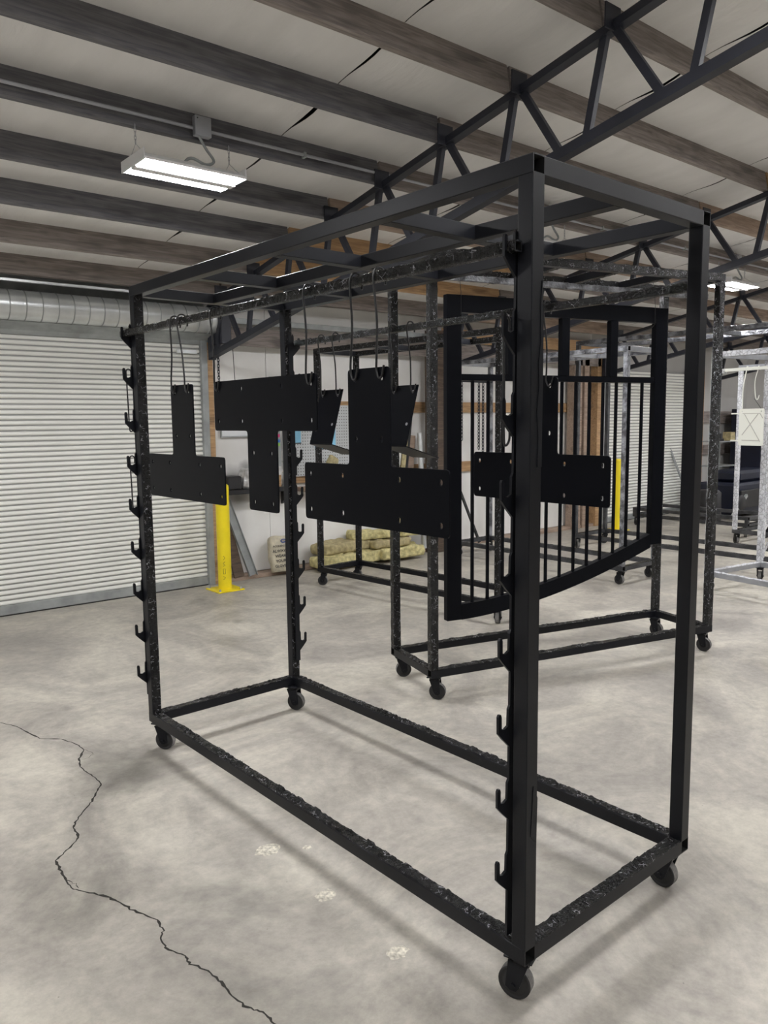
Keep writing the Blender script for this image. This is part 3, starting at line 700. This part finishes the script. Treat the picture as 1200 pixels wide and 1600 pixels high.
def s_hook(xb,yb,zb,xp,yh,zh,ztop,label,side=-1,r_=0.0038):
    o=empty('wire_hook',RK(xb,yb,zb),YAW)
    def q(x,y,z): return (x-xb,y-yb,z-zb)
    pts=[q(xb+0.024,yb,zb-0.022),q(xb+0.026,yb,zb+0.006),q(xb+0.010,yb,zb+0.026),q(xb-0.012,yb,zb+0.026),q(xb-0.024,yb,zb+0.008),q(xb-0.026,yb,zb-0.02),q((xb+xp)/2-0.016,yb+(yh-yb)*0.5,(zb+ztop)/2),q(xp-0.010,yh-side*0.014,ztop+0.03),q(xp-0.0085,yh-side*0.017,ztop-0.004),q(xp-0.0085,yh-side*0.010,zh+0.006),q(xp-0.0085,yh,zh-0.001),q(xp-0.0085,yh+side*0.010,zh+0.006),q(xp-0.009,yh+side*0.020,ztop+0.004)]
    mb=MB(); mb.tube(catmull(pts,4),r_,6); mb.build('wire',M_wire,o); tag(o,label,'hook','wire hooks on the foreground rack'); return o
zb=2.205; Z0=PB
nmp={0:'left inverted T plate',1:'upright T plate',2:'middle inverted T plate',3:'T plate on the rear bar',4:'left angle bracket',5:'right angle bracket'}
for (a_,xb,yb,xp,yh,zh,zt_,sd_) in [
    (0,-0.026,2.019,-0.040,2.018,Z0+0.488,Z0+0.522,'left'),(0,-0.026,1.949,-0.040,1.888,Z0+0.488,Z0+0.522,'right'),
    (1,-0.026,1.646,-0.040,1.618,Z0+0.486,Z0+0.522,'left'),(1,-0.026,0.971,-0.040,0.953,Z0+0.486,Z0+0.522,'right'),
    (2,-0.026,0.707,-0.040,0.697,Z0+0.488,Z0+0.522,'left'),(2,-0.026,0.587,-0.040,0.565,Z0+0.488,Z0+0.522,'right'),
    (3,RW+0.026,0.700,RW+0.030,0.681,Z0+0.488,Z0+0.522,'right')]:
    s_hook(xb,yb,zb,xp,yh,zh,zt_,f'{sd_} black wire hook holding the {nmp[a_]}')
# angle brackets on the rear bar
for bi,(yc,yl,lab) in enumerate(((2.178,0.205,'left black angle bracket hanging tilted from the rear bar'),(1.572,0.197,'right black angle bracket hanging tilted from the rear bar'))):
    ztop=1.775+0.15; xc=RW+0.028
    e_=MB(); hw=yl/2; lf,fl,tk=0.31,0.235,0.005
    e_.box(-tk/2,tk/2,-hw,hw,-lf,0,0.001); e_.box(-tk/2,fl,-hw,hw,-lf-tk,-lf,0.001)
    o=e_.build('angle_bracket',M_plate,None,RK(xc,yc,ztop),(0,R(16),YAW)); tag(o,lab,'bracket','angle brackets on the rear bar')
    mb=MB()
    for (yy,zz) in ((-0.07,-0.035),(0.07,-0.035),(-0.07,-0.2),(0.07,-0.2)): mb.tube([(-0.0031,yy,zz),(-0.0027,yy,zz)],0.008,10)
    mb.build('bolt_hole',M_lightgrey,o)
    for s_,sd_ in ((-1,'right'),(1,'left')):
        s_hook(RW+0.026,yc+s_*0.065+0.02,zb,xc-0.004,yc+s_*0.07,ztop-0.035,ztop,f'{sd_} wire hook holding the {nmp[4+bi]}')
# loose long hooks on the rack hooks
def loose(x,y,z,Ln,label,r_=0.0035,drift=(0,0)):
    pts=[(0.012,0,-0.02),(0.012,0,0.008),(0,0,0.018),(-0.012,0,0.008),(-0.012,0,-0.03),(-0.010+drift[0]*.5,drift[1]*.5,-Ln*.5),(-0.008+drift[0],drift[1],-Ln+0.02),(0+drift[0],drift[1],-Ln),(0.014+drift[0],drift[1],-Ln+0.014),(0.016+drift[0],drift[1],-Ln+0.04)]
    o=empty('wire_hook',RK(x,y,z),YAW); MB().tube(catmull(pts,4),r_,6).build('wire',M_wire,o); tag(o,label,'hook','wire hooks on the foreground rack'); return o
loose(-0.020,RL+0.005,HZ[7]+0.03,0.30,'loose wire hook hanging on the far left post, upper')
loose(-0.020,RL+0.010,HZ[6]-0.19,0.27,'loose wire hook hanging on the far left post, lower')
loose(-0.022,T_+0.016,HZ[7]+0.03,0.33,'loose long wire hook hanging on the near post')

# ---------------------------------------------------------------- rack 2 with the gate
R2yaw=math.atan2(-0.59,2.29)
# local x along its length here: build with W as long side
L2,W2,H2=2.39,0.585,2.76
o2=(1.55,2.07)
rk2=make_rack('tall narrow black rolling rack holding the arched gate',o2[0],o2[1],R2yaw-R(90)+R(0),W2,L2,H2,cross=(0.2,0.4,0.6,0.8),center=False,bottom_amp=0.006,top_amp=0.004,
    post_amp=((0.002,0.002,0.002,0.002),)*4,seed=60,step=0.014,casters=(1.3,0.86,0.35,0.42))
# that frame's local y runs along R2yaw; its x points away to the camera side, so shift so that corners match
rk2.rotation_euler=(0,0,R2yaw-R(90)); 
nx_,ny_=math.cos(R2yaw+R(90)),math.sin(R2yaw+R(90))
rk2.location=(o2[0]+nx_*W2,o2[1]+ny_*W2,0)
def G2(u,v,z): return (o2[0]+math.cos(R2yaw)*u+nx_*v, o2[1]+math.sin(R2yaw)*u+ny_*v, z)
b2=empty('hanging_bar',G2(0.03,0.14,H2-0.14),R2yaw); tag(b2,'flaked bar under the top of the gate rack','bar')
coated_bar('square_tube',(0,0,0),(L2-0.06,0,0),0.034,0.034,(M_rackgrey,M_greyrough),b2,amp=(0.004,0.003,0.003,0.003),seed=77,step=0.012)
for u_ in (0.02,L2-0.12): MB().box(u_,u_+0.05,-0.02,0.02,-0.03,0.095).build('bar_hanger',M_matte,b2)
# gate
GV=0.30; gt=empty('arched_gate',G2(0.27,GV+0.0,0.42),R2yaw); tag(gt,'black steel gate with vertical balusters and swooping bottom rail','gate')
GW=1.86; GH=2.125
def gbar(nm,a_,b_,w_,h_,up=(0,0,1)): return MB().bar(a_,b_,w_,h_,up,0,0.003).build(nm,M_plate,gt)
gbar('stile',(0.055,0,0),(0.055,0,GH),0.05,0.11,(1,0,0)); gbar('stile',(GW-0.055,0,0.38),(GW-0.055,0,GH),0.05,0.11,(1,0,0))
gbar('top_rail',(0.11,0,GH-0.055),(GW-0.11,0,GH-0.055),0.05,0.11)
gbar('mid_rail',(0.11,0,1.605),(GW-0.11,0,1.605),0.04,0.042)
def swz(u): # bottom edge height of swoop
    s_=max(0,min(1,u/GW)); return 0.0+0.40*(s_**1.55)*(1.0) - 0.03*math.sin(math.pi*s_)
mb=MB(); N=26; vs=[];fs=[]
for i in range(N+1):
    u=0.11+(GW-0.22)*i/N; z_=swz(u)
    hh=0.105
    for (yy,zz) in ((-0.025,z_),(-0.025,z_+hh),(0.025,z_+hh),(0.025,z_)): vs.append((u,yy,zz))
for i in range(N):
    for k in range(4): fs.append((i*4+k,(i+1)*4+k,(i+1)*4+(k+1)%4,i*4+(k+1)%4))
fs+=[(0,1,2,3),(N*4+3,N*4+2,N*4+1,N*4)]
mb.add(vs,fs); mb.build('bottom_rail',M_plate,gt)
bal=[0.205+0.1205*k for k in range(13)]
for u in bal:
    if u<GW-0.13: gbar('baluster',(u,0,swz(u)+0.10),(u,0,1.585),0.020,0.020,(1,0,0))
for u in (0.50,0.94,1.365): gbar('upper_post',(u,0,1.625),(u,0,GH-0.11),0.05,0.065,(1,0,0))
for u in (0.10,GW-0.13):
    w_=MB().tube([(u,0,GH-0.14),(u,-0.028,GH-0.12),(u,-0.028,GH+0.02),(u,0.0,H2-0.42-0.025),],0.0022,5).build('hanging_wire',M_wire,gt)

# ---------------------------------------------------------------- other racks
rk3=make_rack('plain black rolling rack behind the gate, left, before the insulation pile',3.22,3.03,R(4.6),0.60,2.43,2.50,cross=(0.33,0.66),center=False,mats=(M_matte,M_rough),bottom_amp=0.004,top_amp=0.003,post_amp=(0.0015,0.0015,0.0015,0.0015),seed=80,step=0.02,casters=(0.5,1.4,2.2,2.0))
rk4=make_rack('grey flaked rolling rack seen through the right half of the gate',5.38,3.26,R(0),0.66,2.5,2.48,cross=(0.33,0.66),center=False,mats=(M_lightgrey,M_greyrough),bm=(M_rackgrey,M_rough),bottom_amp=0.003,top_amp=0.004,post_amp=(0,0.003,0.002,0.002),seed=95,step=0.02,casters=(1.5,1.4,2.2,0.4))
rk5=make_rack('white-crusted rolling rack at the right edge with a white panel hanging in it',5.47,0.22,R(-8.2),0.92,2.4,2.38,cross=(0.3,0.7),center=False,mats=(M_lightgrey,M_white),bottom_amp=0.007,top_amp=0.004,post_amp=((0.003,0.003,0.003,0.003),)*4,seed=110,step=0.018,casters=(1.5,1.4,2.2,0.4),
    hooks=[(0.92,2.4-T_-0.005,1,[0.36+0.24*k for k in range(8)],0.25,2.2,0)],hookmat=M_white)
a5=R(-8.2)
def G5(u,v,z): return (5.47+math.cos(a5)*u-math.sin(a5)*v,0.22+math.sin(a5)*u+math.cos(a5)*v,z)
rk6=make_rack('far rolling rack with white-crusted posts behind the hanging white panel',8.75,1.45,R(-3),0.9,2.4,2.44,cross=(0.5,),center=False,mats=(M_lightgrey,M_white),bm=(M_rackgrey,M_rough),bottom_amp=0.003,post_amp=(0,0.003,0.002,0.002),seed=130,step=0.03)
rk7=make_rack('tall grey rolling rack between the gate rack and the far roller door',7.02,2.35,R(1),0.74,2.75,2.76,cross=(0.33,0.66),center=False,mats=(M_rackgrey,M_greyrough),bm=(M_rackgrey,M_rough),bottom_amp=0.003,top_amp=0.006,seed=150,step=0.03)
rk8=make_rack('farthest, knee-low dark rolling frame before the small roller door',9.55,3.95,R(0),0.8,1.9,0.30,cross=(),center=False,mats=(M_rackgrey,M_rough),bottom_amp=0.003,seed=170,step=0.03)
# bars and chains in the other racks
b5=empty('hanging_bar',G5(0.10,0.03,2.205),a5); tag(b5,'pale crusted bar carrying the white panel','bar'); coated_bar('square_tube',(0,0,0),(0,2.33,0),0.03,0.03,(M_whitepaint,M_whitepaint),b5,amp=(0.002,0.001,0.001,0.001),seed=9,step=0.03)
for v_ in (0.02,2.28): MB().box(-0.075,0.02,v_,v_+0.008,-0.03,0.01).build('rest_tab',M_white,b5)
# white panel with folded lip and X crease, hung by two hooks, two rods stick out
pn=holed_plate('white_panel',[(-0.128,0),(0.128,0),(0.128,0.35),(-0.128,0.35)],[(-0.10,0.325,0.006),(0.10,0.325,0.006)],0.010,M_whitepaint,None,0.016)
px_,py_,_z=G5(0.05,1.98,0)
pn.location=(px_,py_,1.475); pn.rotation_euler=(0,0,a5-R(90)); tag(pn,'small white panel with crossed ribs hanging in the white rack','panel')
M_crease=simple('grey_crease',(0.45,0.44,0.40),0.6)
for a_,b_ in (((-0.07,0.30),(0.10,0.04)),((0.07,0.30),(-0.09,0.10)),((-0.09,0.305),(0.09,0.305)),((-0.09,0.05),(0.09,0.05)),((0.09,0.305),(0.12,0.26))): MB().bar((a_[0],-0.006,a_[1]),(b_[0],-0.006,b_[1]),0.004,0.006).build('crossed_rib',M_crease,pn)
for z_ in (0.305,0.045): MB().tube([(-0.128,-0.010,z_),(-0.20,-0.02,z_)],0.007,8).build('peg',M_whitepaint,pn)
for k,(u_,s_) in enumerate(((-0.10,'left'),(0.02,'right'))):
    hx,hy,_q=G5(0.05,1.98-u_,0); bx,by=0.055*math.cos(a5),0.055*math.sin(a5)
    o=empty('wire_hook',(hx,hy,2.2)); top=[(bx+.019,by,-0.012),(bx+.012,by,0.022),(bx-.012,by,0.022),(bx-.019,by,-0.01)]
    MB().tube(catmull(top+([(0,0,-0.18),(0,0,-0.385)] if k==0 else [(0,0,-0.12),(0.005,-0.01,-0.27),(0.01,-0.03,-0.285),(0.012,-0.04,-0.25)]),5),0.004 if k else 0.006,6).build('wire',M_whitepaint,o)
    if k: MB().tube([(0,0,-0.28),(0.0,-0.08,-0.39)],0.002,5).build('thin_link',M_truss,o)
    tag(o,f'{s_} white-coated hook holding the white panel','hook','white hooks in the right rack')
def chain(x,y,z,n_,label,grp='chains hanging behind the gate',pitch=0.030,w=0.011,r_=0.0045,mat=M_truss):
    o=MB(); chain_mesh(o,(0,0,0),n_,pitch,r_,w); o=o.build('hanging_chain',mat,None,(x,y,z)); tag(o,label,'chain',grp); return o
MB_=None
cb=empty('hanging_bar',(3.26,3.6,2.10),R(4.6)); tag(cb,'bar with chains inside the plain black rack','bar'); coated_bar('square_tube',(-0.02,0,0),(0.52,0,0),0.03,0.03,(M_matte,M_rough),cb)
for k,(x_,n_) in enumerate(((3.28,22),(3.36,17),(3.60,20),(3.66,24))): chain(x_,3.605+0.08*(x_-3.26),2.08,n_,['leftmost dark chain seen through the gate','second dark chain seen through the gate','third dark chain, by the near post','fourth dark chain, by the near post'][k])
chain(2.26,6.08,2.56,26,'dark hoist chain beside the roller door',grp=None,pitch=0.030,w=0.012)
o=MB().tube(catmull([(0,0,0),(0.012,0,-0.3),(0.03,0,-0.7)],4),0.004,5).build('wire_hook',M_wire,None,(2.43,6.08,2.60)); tag(o,'thin cable hanging from the truss end, right of the roller door','cable')
for k,(x_,y_,z_,n__) in enumerate(((4.07-0.2,1.7,2.60,'thin wire hook hanging at the right end of the gate'),)): pass

# ================================================================ things along the back wall
# bollards
def bollard(x,y,label,marks):
    t=empty('bollard',(x,y,0)); tag(t,label,'bollard','yellow bollards')
    MB().lathe([(0.0,1.12),(0.045,1.118),(0.067,1.10),(0.0705,1.08),(0.0705,0.012)],28).build('pipe',M_yellow,t)
    MB().box(-0.15,0.15,-0.15,0.15,0,0.014,0.003).build('base_plate',M_yellow,t)
    for sx in (-1,1):
        for sy in (-1,1): MB().lathe([(0,0.035),(0.011,0.034),(0.013,0.014)],6,mat=Matrix.Translation((sx*0.12,sy*0.12,0))).build('anchor_bolt',M_galvdull,t)
    if marks:
        mb=MB()
        for q in ([(0,0.18),(0.02,0.18),(0.02,0.235),(0,0.235),(0,0.18)],[(0,0.26),(0.02,0.27),(0,0.29),(0.02,0.31)],[(0.005,0.33),(0.02,0.35),(0.005,0.37)],[(0.0,0.12),(0.02,0.14),(0.0,0.155)]):
            pts=[]
            for (a_,z_) in q:
                th=R(-128)+a_*14; pts.append((0.0716*math.cos(th),0.0716*math.sin(th),z_))
            mb.tube(pts,0.002,4)
        mb.build('scribbled_marking',M_ink,t)
    return t
bollard(2.17,5.93,'yellow steel bollard beside the large roller door',True)
bollard(8.87,5.70,'yellow steel bollard far behind the gate',False)
# leaning steel channel
def leaning(name,label,cat,pts,w_,h_,mat,group=None,up=(0,1,0)):
    o=MB().bar(pts[0],pts[1],w_,h_,up,0,0.003).build(name,mat); 
    tag(o,label,cat,group); return o
ch=MB(); 
e_=empty('leaning_channel',(2.62,6.20,0.05)); tag(e_,'grey steel channel leaning against the wall behind the yellow bollard','channel')
MB().bar((0.04,0,0.0),(-0.20,0.14,0.85),0.10,0.012,(0,1,0.2)).build('web',M_galvdull,e_)
for s_ in (-1,1): MB().bar((0.04+s_*.048,-0.015,0.0),(-0.20+s_*.048,0.125,0.85),0.006,0.035,(0,1,0.2)).build('flange',M_galvdull,e_)
MB().bar((2.50,6.22,0.05),(2.36,6.36,0.9),0.12,0.02,(0,1,0.2)).build('leaning_board',W_post); tag(bpy.data.objects['leaning_board'],'dark board leaning behind the grey channel','board')
# shelf with black case, foil roll
sh=empty('steel_shelf',(2.32,6.36,1.02)); tag(sh,'dark steel ledge on the sooty wall','shelf')
MB().box(0,0.92,-0.22,0.03,-0.05,0.0,0.004).build('ledge',M_black,sh); MB().prism([(-0.2,-0.05),(0.03,-0.05),(0.03,-0.22)],0.02,0.05,'x').build('gusset',M_black,sh); MB().prism([(-0.2,-0.05),(0.03,-0.05),(0.03,-0.22)],0.85,0.88,'x').build('gusset',M_black,sh)
o=MB().box(0,0.17,-0.10,0.10,0,0.15,0.015).build('black_case',M_black,None,(2.36,6.24,1.02)); tag(o,'black case on the steel ledge','case')
mb=MB(); lump(mb,-0.06,0.06,-0.07,0.07,0,0.24,6,6,8,0.018,14,5,0.9); o=mb.build('foil_roll',M_foil,None,(2.61,6.24,1.02),(0,R(8),0)); tag(o,'crumpled silver foil bundle on the ledge','foil')
o=MB().box(0,0.045,0,0.04,0,0.13,0.003).build('wood_block',W_orange,None,(3.02,6.20,1.02)); tag(o,'small wood block on the ledge','block')
mb=MB().lathe([(0,0.22),(0.022,0.215),(0.024,0.19),(0.016,0.18),(0.016,0.165),(0.038,0.15),(0.040,0.06),(0.030,0.05),(0.036,0.0)],16); o=mb.build('spray_gun_cup',M_galv,None,(3.13,6.22,1.02)); tag(o,'silver cup-shaped tool on the ledge','tool')
o=MB().box(-0.06,0.06,-0.03,0,0,1.02).build('upright_strip',M_galvdull,None,(3.09,6.36,1.24)); tag(o,'grey metal strip with coloured magnets on the wall','strip')
for k,(z_,m_) in enumerate(((0.335,M_pink),(0.275,M_blue),(0.235,M_green))): MB().box(0.01,0.045,-0.036,-0.03,z_,z_+0.035).build('magnet',m_,o)
wbd=empty('whiteboard',(2.42,6.38,1.60)); tag(wbd,'white marker board beside the roller door','whiteboard')
MB().box(0,0.62,-0.02,0,0,0.5).build('board',M_wb,wbd); MB().box(-0.012,0.632,-0.026,0,-0.014,0.0).build('frame_edge',M_galvdull,wbd); MB().box(-0.012,0.0,-0.026,0,0,0.5).build('frame_edge',M_galvdull,wbd)
o=MB().box(0,1.05,0,0.02,0,0.83).build('pegboard',M_peg,None,(3.22,6.33,1.11)); tag(o,'grey pegboard on the back wall','pegboard')
for k,(x_,w_,z_) in enumerate(((3.26,0.16,1.50),(3.62,0.30,1.42))):
    o=MB().box(0,w_,-0.004,0,0,0.38).build('poster',M_sky,None,(x_,6.325,z_)); tag(o,['small light blue sheet pinned left on the pegboard','wider light blue sheet pinned on the pegboard'][k],'poster','blue sheets on the pegboard')
    MB().box(-0.004,w_+0.004,-0.0045,-0.004,-0.004,0.006).build('dark_edge',M_ink,o)
o=MB().tube([(0,0,0),(0,0,0.14)],0.012,8).build('pegboard_tool',M_black,None,(3.33,6.30,1.13)); tag(o,'short black tool hanging on the pegboard','tool')
# sack
sk=empty('paper_sack',(3.03,6.17,0.045),R(-8)); tag(sk,'paper sack printed with a glove warning, leaning on the wall','sack')
mb=MB(); lump(mb,-0.15,0.165,-0.06,0.06,0,0.43,12,6,12,0.014,9,2,0.75,mat=Matrix.Rotation(R(-12),4,'X')); mb.build('bag',M_sack,sk)
rt=(R(90-12+0),0,0)
for k,(s_,z_,sz) in enumerate((('ACCIDENTS',0.30,0.030),('ALWAYS',0.245,0.046),('WEAR',0.19,0.046),('YOUR',0.135,0.046),('GLOVES',0.078,0.044))):
    text_mesh('printed_word',s_,sz,M_ink,sk,(-0.035,-0.075+z_*math.tan(R(12)),z_),rt)
mb=MB(); mb.tube([(0.02+0.03*math.cos(a_*0.6),-0.002,0.018*math.sin(a_*0.6)) for a_ in range(11)],0.006,5,closed=False); o=mb.build('printed_emblem',M_blueink,sk,(0.0,-0.072+0.36*math.tan(R(12)),0.355))
# insulation pile
bt=[((3.40,5.90,0.045),(0.97,0.32,0.13),3,M_insul,'yellow mineral wool batt at the bottom left of the pile'),
    ((4.29,5.90,0.045),(0.72,0.32,0.14),-2,M_insul,'yellow mineral wool batt at the bottom right of the pile'),
    ((3.50,6.02,0.18),(0.80,0.30,0.13),5,M_insul2,'tan mineral wool batt lying second from the bottom, left'),
    ((4.22,5.97,0.19),(0.58,0.26,0.10),-6,M_insul2,'tan mineral wool batt lying in the middle of the pile'),
    ((3.98,6.12,0.30),(0.62,0.22,0.10),-12,M_insul,'yellow mineral wool batt on top of the pile'),
    ((4.66,5.98,0.30),(0.34,0.22,0.07),-8,M_insul,'short yellow mineral wool piece at the right end of the pile')]
for k,(p,sz,az,m_,lab) in enumerate(bt):
    mb=MB(); lump(mb,0,sz[0],0,sz[1],0,sz[2],26,9,6,0.030,9,k*3.7,0.5); o=mb.build('insulation_batt',m_,None,p,(0,0,R(az))); tag(o,lab,'insulation','insulation batts by the wall')
mb=MB(); lump(mb,0,0.14,0,0.05,0,0.42,6,3,10,0.012,13,9,0.3); o=mb.build('insulation_slab',M_insul2,None,(3.52,6.14,1.02),(0,R(28),0)); tag(o,'torn insulation slab leaning in front of the pegboard','insulation')
o.location=(3.56,6.18,1.00)
lb=MB().box(3.34,4.3,6.14,6.34,0.94,0.99,0.004).build('wall_shelf',W_tan); tag(lb,'narrow timber bench shelf under the pegboard','shelf')
# leaning boards
for k,(x_,tx,w_,H_,m_,lab) in enumerate(((4.62,4.98,0.16,1.95,M_offwhite,'white board leaning right of the pegboard'),(4.80,5.10,0.07,1.90,M_insul2,'yellowish insulation strip leaning next to the white board'),(4.88,5.16,0.04,1.9,M_black,'thin black strip leaning by the brown post'),(4.98,5.16,0.12,1.5,W_tan,'brown board leaning by the brown post'))):
    o=MB().bar((0,0,0),(tx-x_,0.045,H_),w_,0.02,(0,1,0.1),0,0.002).build('leaning_board',m_,None,(x_,6.262+0.008*k,0.055)); tag(o,lab,'board','boards leaning on the back wall')
mb=MB().tube([(0,0,0),(0.05,0.13,1.5)],0.035,14); o=mb.build('silver_tube',M_galv,None,(5.16,6.10,0.085)); tag(o,'silver tube leaning left of the brown post','tube')
mb=MB(); rr_=random.Random(3)
for k in range(9):
    a_=rr_.uniform(0,6.28); mb.tube([(0,0,0.0),(0.05*math.cos(a_),0.05*math.sin(a_),0.12),(0.09*math.cos(a_+.4),0.09*math.sin(a_+.4),rr_.uniform(0.12,0.3))],0.006,4)
o=mb.build('dried_weed_bundle',W_post,None,(5.72,6.16,0.045)); tag(o,'small bundle of dry brown twigs right of the brown post','bundle')
o=MB().bar((0,0,0),(-0.36,0.30,1.25),0.03,0.03,(0,1,0.1)).build('leaning_rod',M_black,None,(6.15,6.05,0.06)); tag(o,'black bar leaning on the white wall behind the gate','rod')
# machinery at the far right
mc=empty('workshop_machine',(11.3,5.0,0)); tag(mc,'dark navy machine standing on the floor at the far right','machine')
MB().box(0,1.7,0,0.7,0.08,0.62,0.04).build('body',M_navy,mc); MB().box(0.25,1.5,0.08,0.6,0.62,0.82,0.05).build('hood',M_navy,mc); MB().box(0.1,0.75,-0.04,0.0,0.2,0.5,0.01).build('front_cover',M_black,mc)
for x_ in (0.1,1.5): MB().box(x_,x_+0.1,0.05,0.65,0,0.08,0.01).build('foot',M_black,mc)
MB().bar((-0.25,-0.05,0.05),(0.25,-0.05,0.42),0.05,0.05).build('drive_arm',M_galvdull,mc)
MB().lathe([(0,0.03),(0.12,0.03),(0.14,0.0),(0.12,-0.03),(0,-0.03)],20,mat=Matrix.Translation((0.05,-0.06,0.3))@Matrix.Rotation(R(90),4,'X')).build('pulley',M_black,mc)
tk=empty('storage_tank',(10.4,5.1,0)); tag(tk,'black round container on the floor before the small roller door','container')
MB().lathe([(0,0.55),(0.16,0.54),(0.20,0.50),(0.21,0.05),(0.19,0.0)],20,mat=Matrix.Translation((0.35,0.1,0))).build('body',M_black,tk)
cabx=empty('storage_cabinet',(13.3,5.55,0)); tag(cabx,'dark blue cabinet at the far right edge','cabinet')
MB().box(0,1.2,0,0.6,0.05,1.9,0.01).build('body',M_navy,cabx)
for s_ in (0,1): MB().box(0.02+0.59*s_,0.58+0.59*s_,-0.02,0,0.1,1.85,0.005).build('door',M_navy,cabx)
MB().box(0,1.2,0.02,0.58,0,0.05).build('plinth',M_black,cabx)
wr=empty('wire_shelf_unit',(11.9,5.75,0)); tag(wr,'wire shelf unit behind the dark navy machine','shelf unit')
for x_ in (0,0.9):
    for y_ in (0,0.35): MB().box(x_,x_+0.025,y_,y_+0.025,0,1.35).build('upright',M_galvdull,wr)
for z_ in (0.3,0.85,1.3):
    mb=MB()
    for k in range(10): mb.box(0.0+0.1*k,0.008+0.1*k,0,0.375,z_,z_+0.008)
    mb.box(0,0.925,0,0.012,z_-0.01,z_+0.01); mb.box(0,0.925,0.363,0.375,z_-0.01,z_+0.01); mb.build('wire_shelf',M_galvdull,wr)
o=MB().box(0,0.16,0,0.16,0,0.16,0.006).build('small_case',M_insul2,None,(12.62,5.8,1.308)); tag(o,'small tan case on the wire shelf unit','case')
bt_=empty('bench_vise',(12.25,5.85,1.31)); tag(bt_,'small dark clamp tool on the wire shelf unit','clamp')
MB().box(-0.12,0.12,-0.05,0.05,0,0.04,0.005).build('base',M_black,bt_); MB().box(-0.02,0.05,-0.04,0.04,0.04,0.14,0.005).build('jaw',M_black,bt_); MB().tube([(-0.25,0,0.06),(0.1,0,0.06)],0.012,8).build('screw',M_black,bt_)
o=MB().bar((0,0,0),(-0.5,0.35,1.45),0.03,0.03).build('leaning_rod',M_galvdull,None,(11.8,6.02,0.0)); tag(o,'grey rod leaning on the grey wall at the far right','rod')
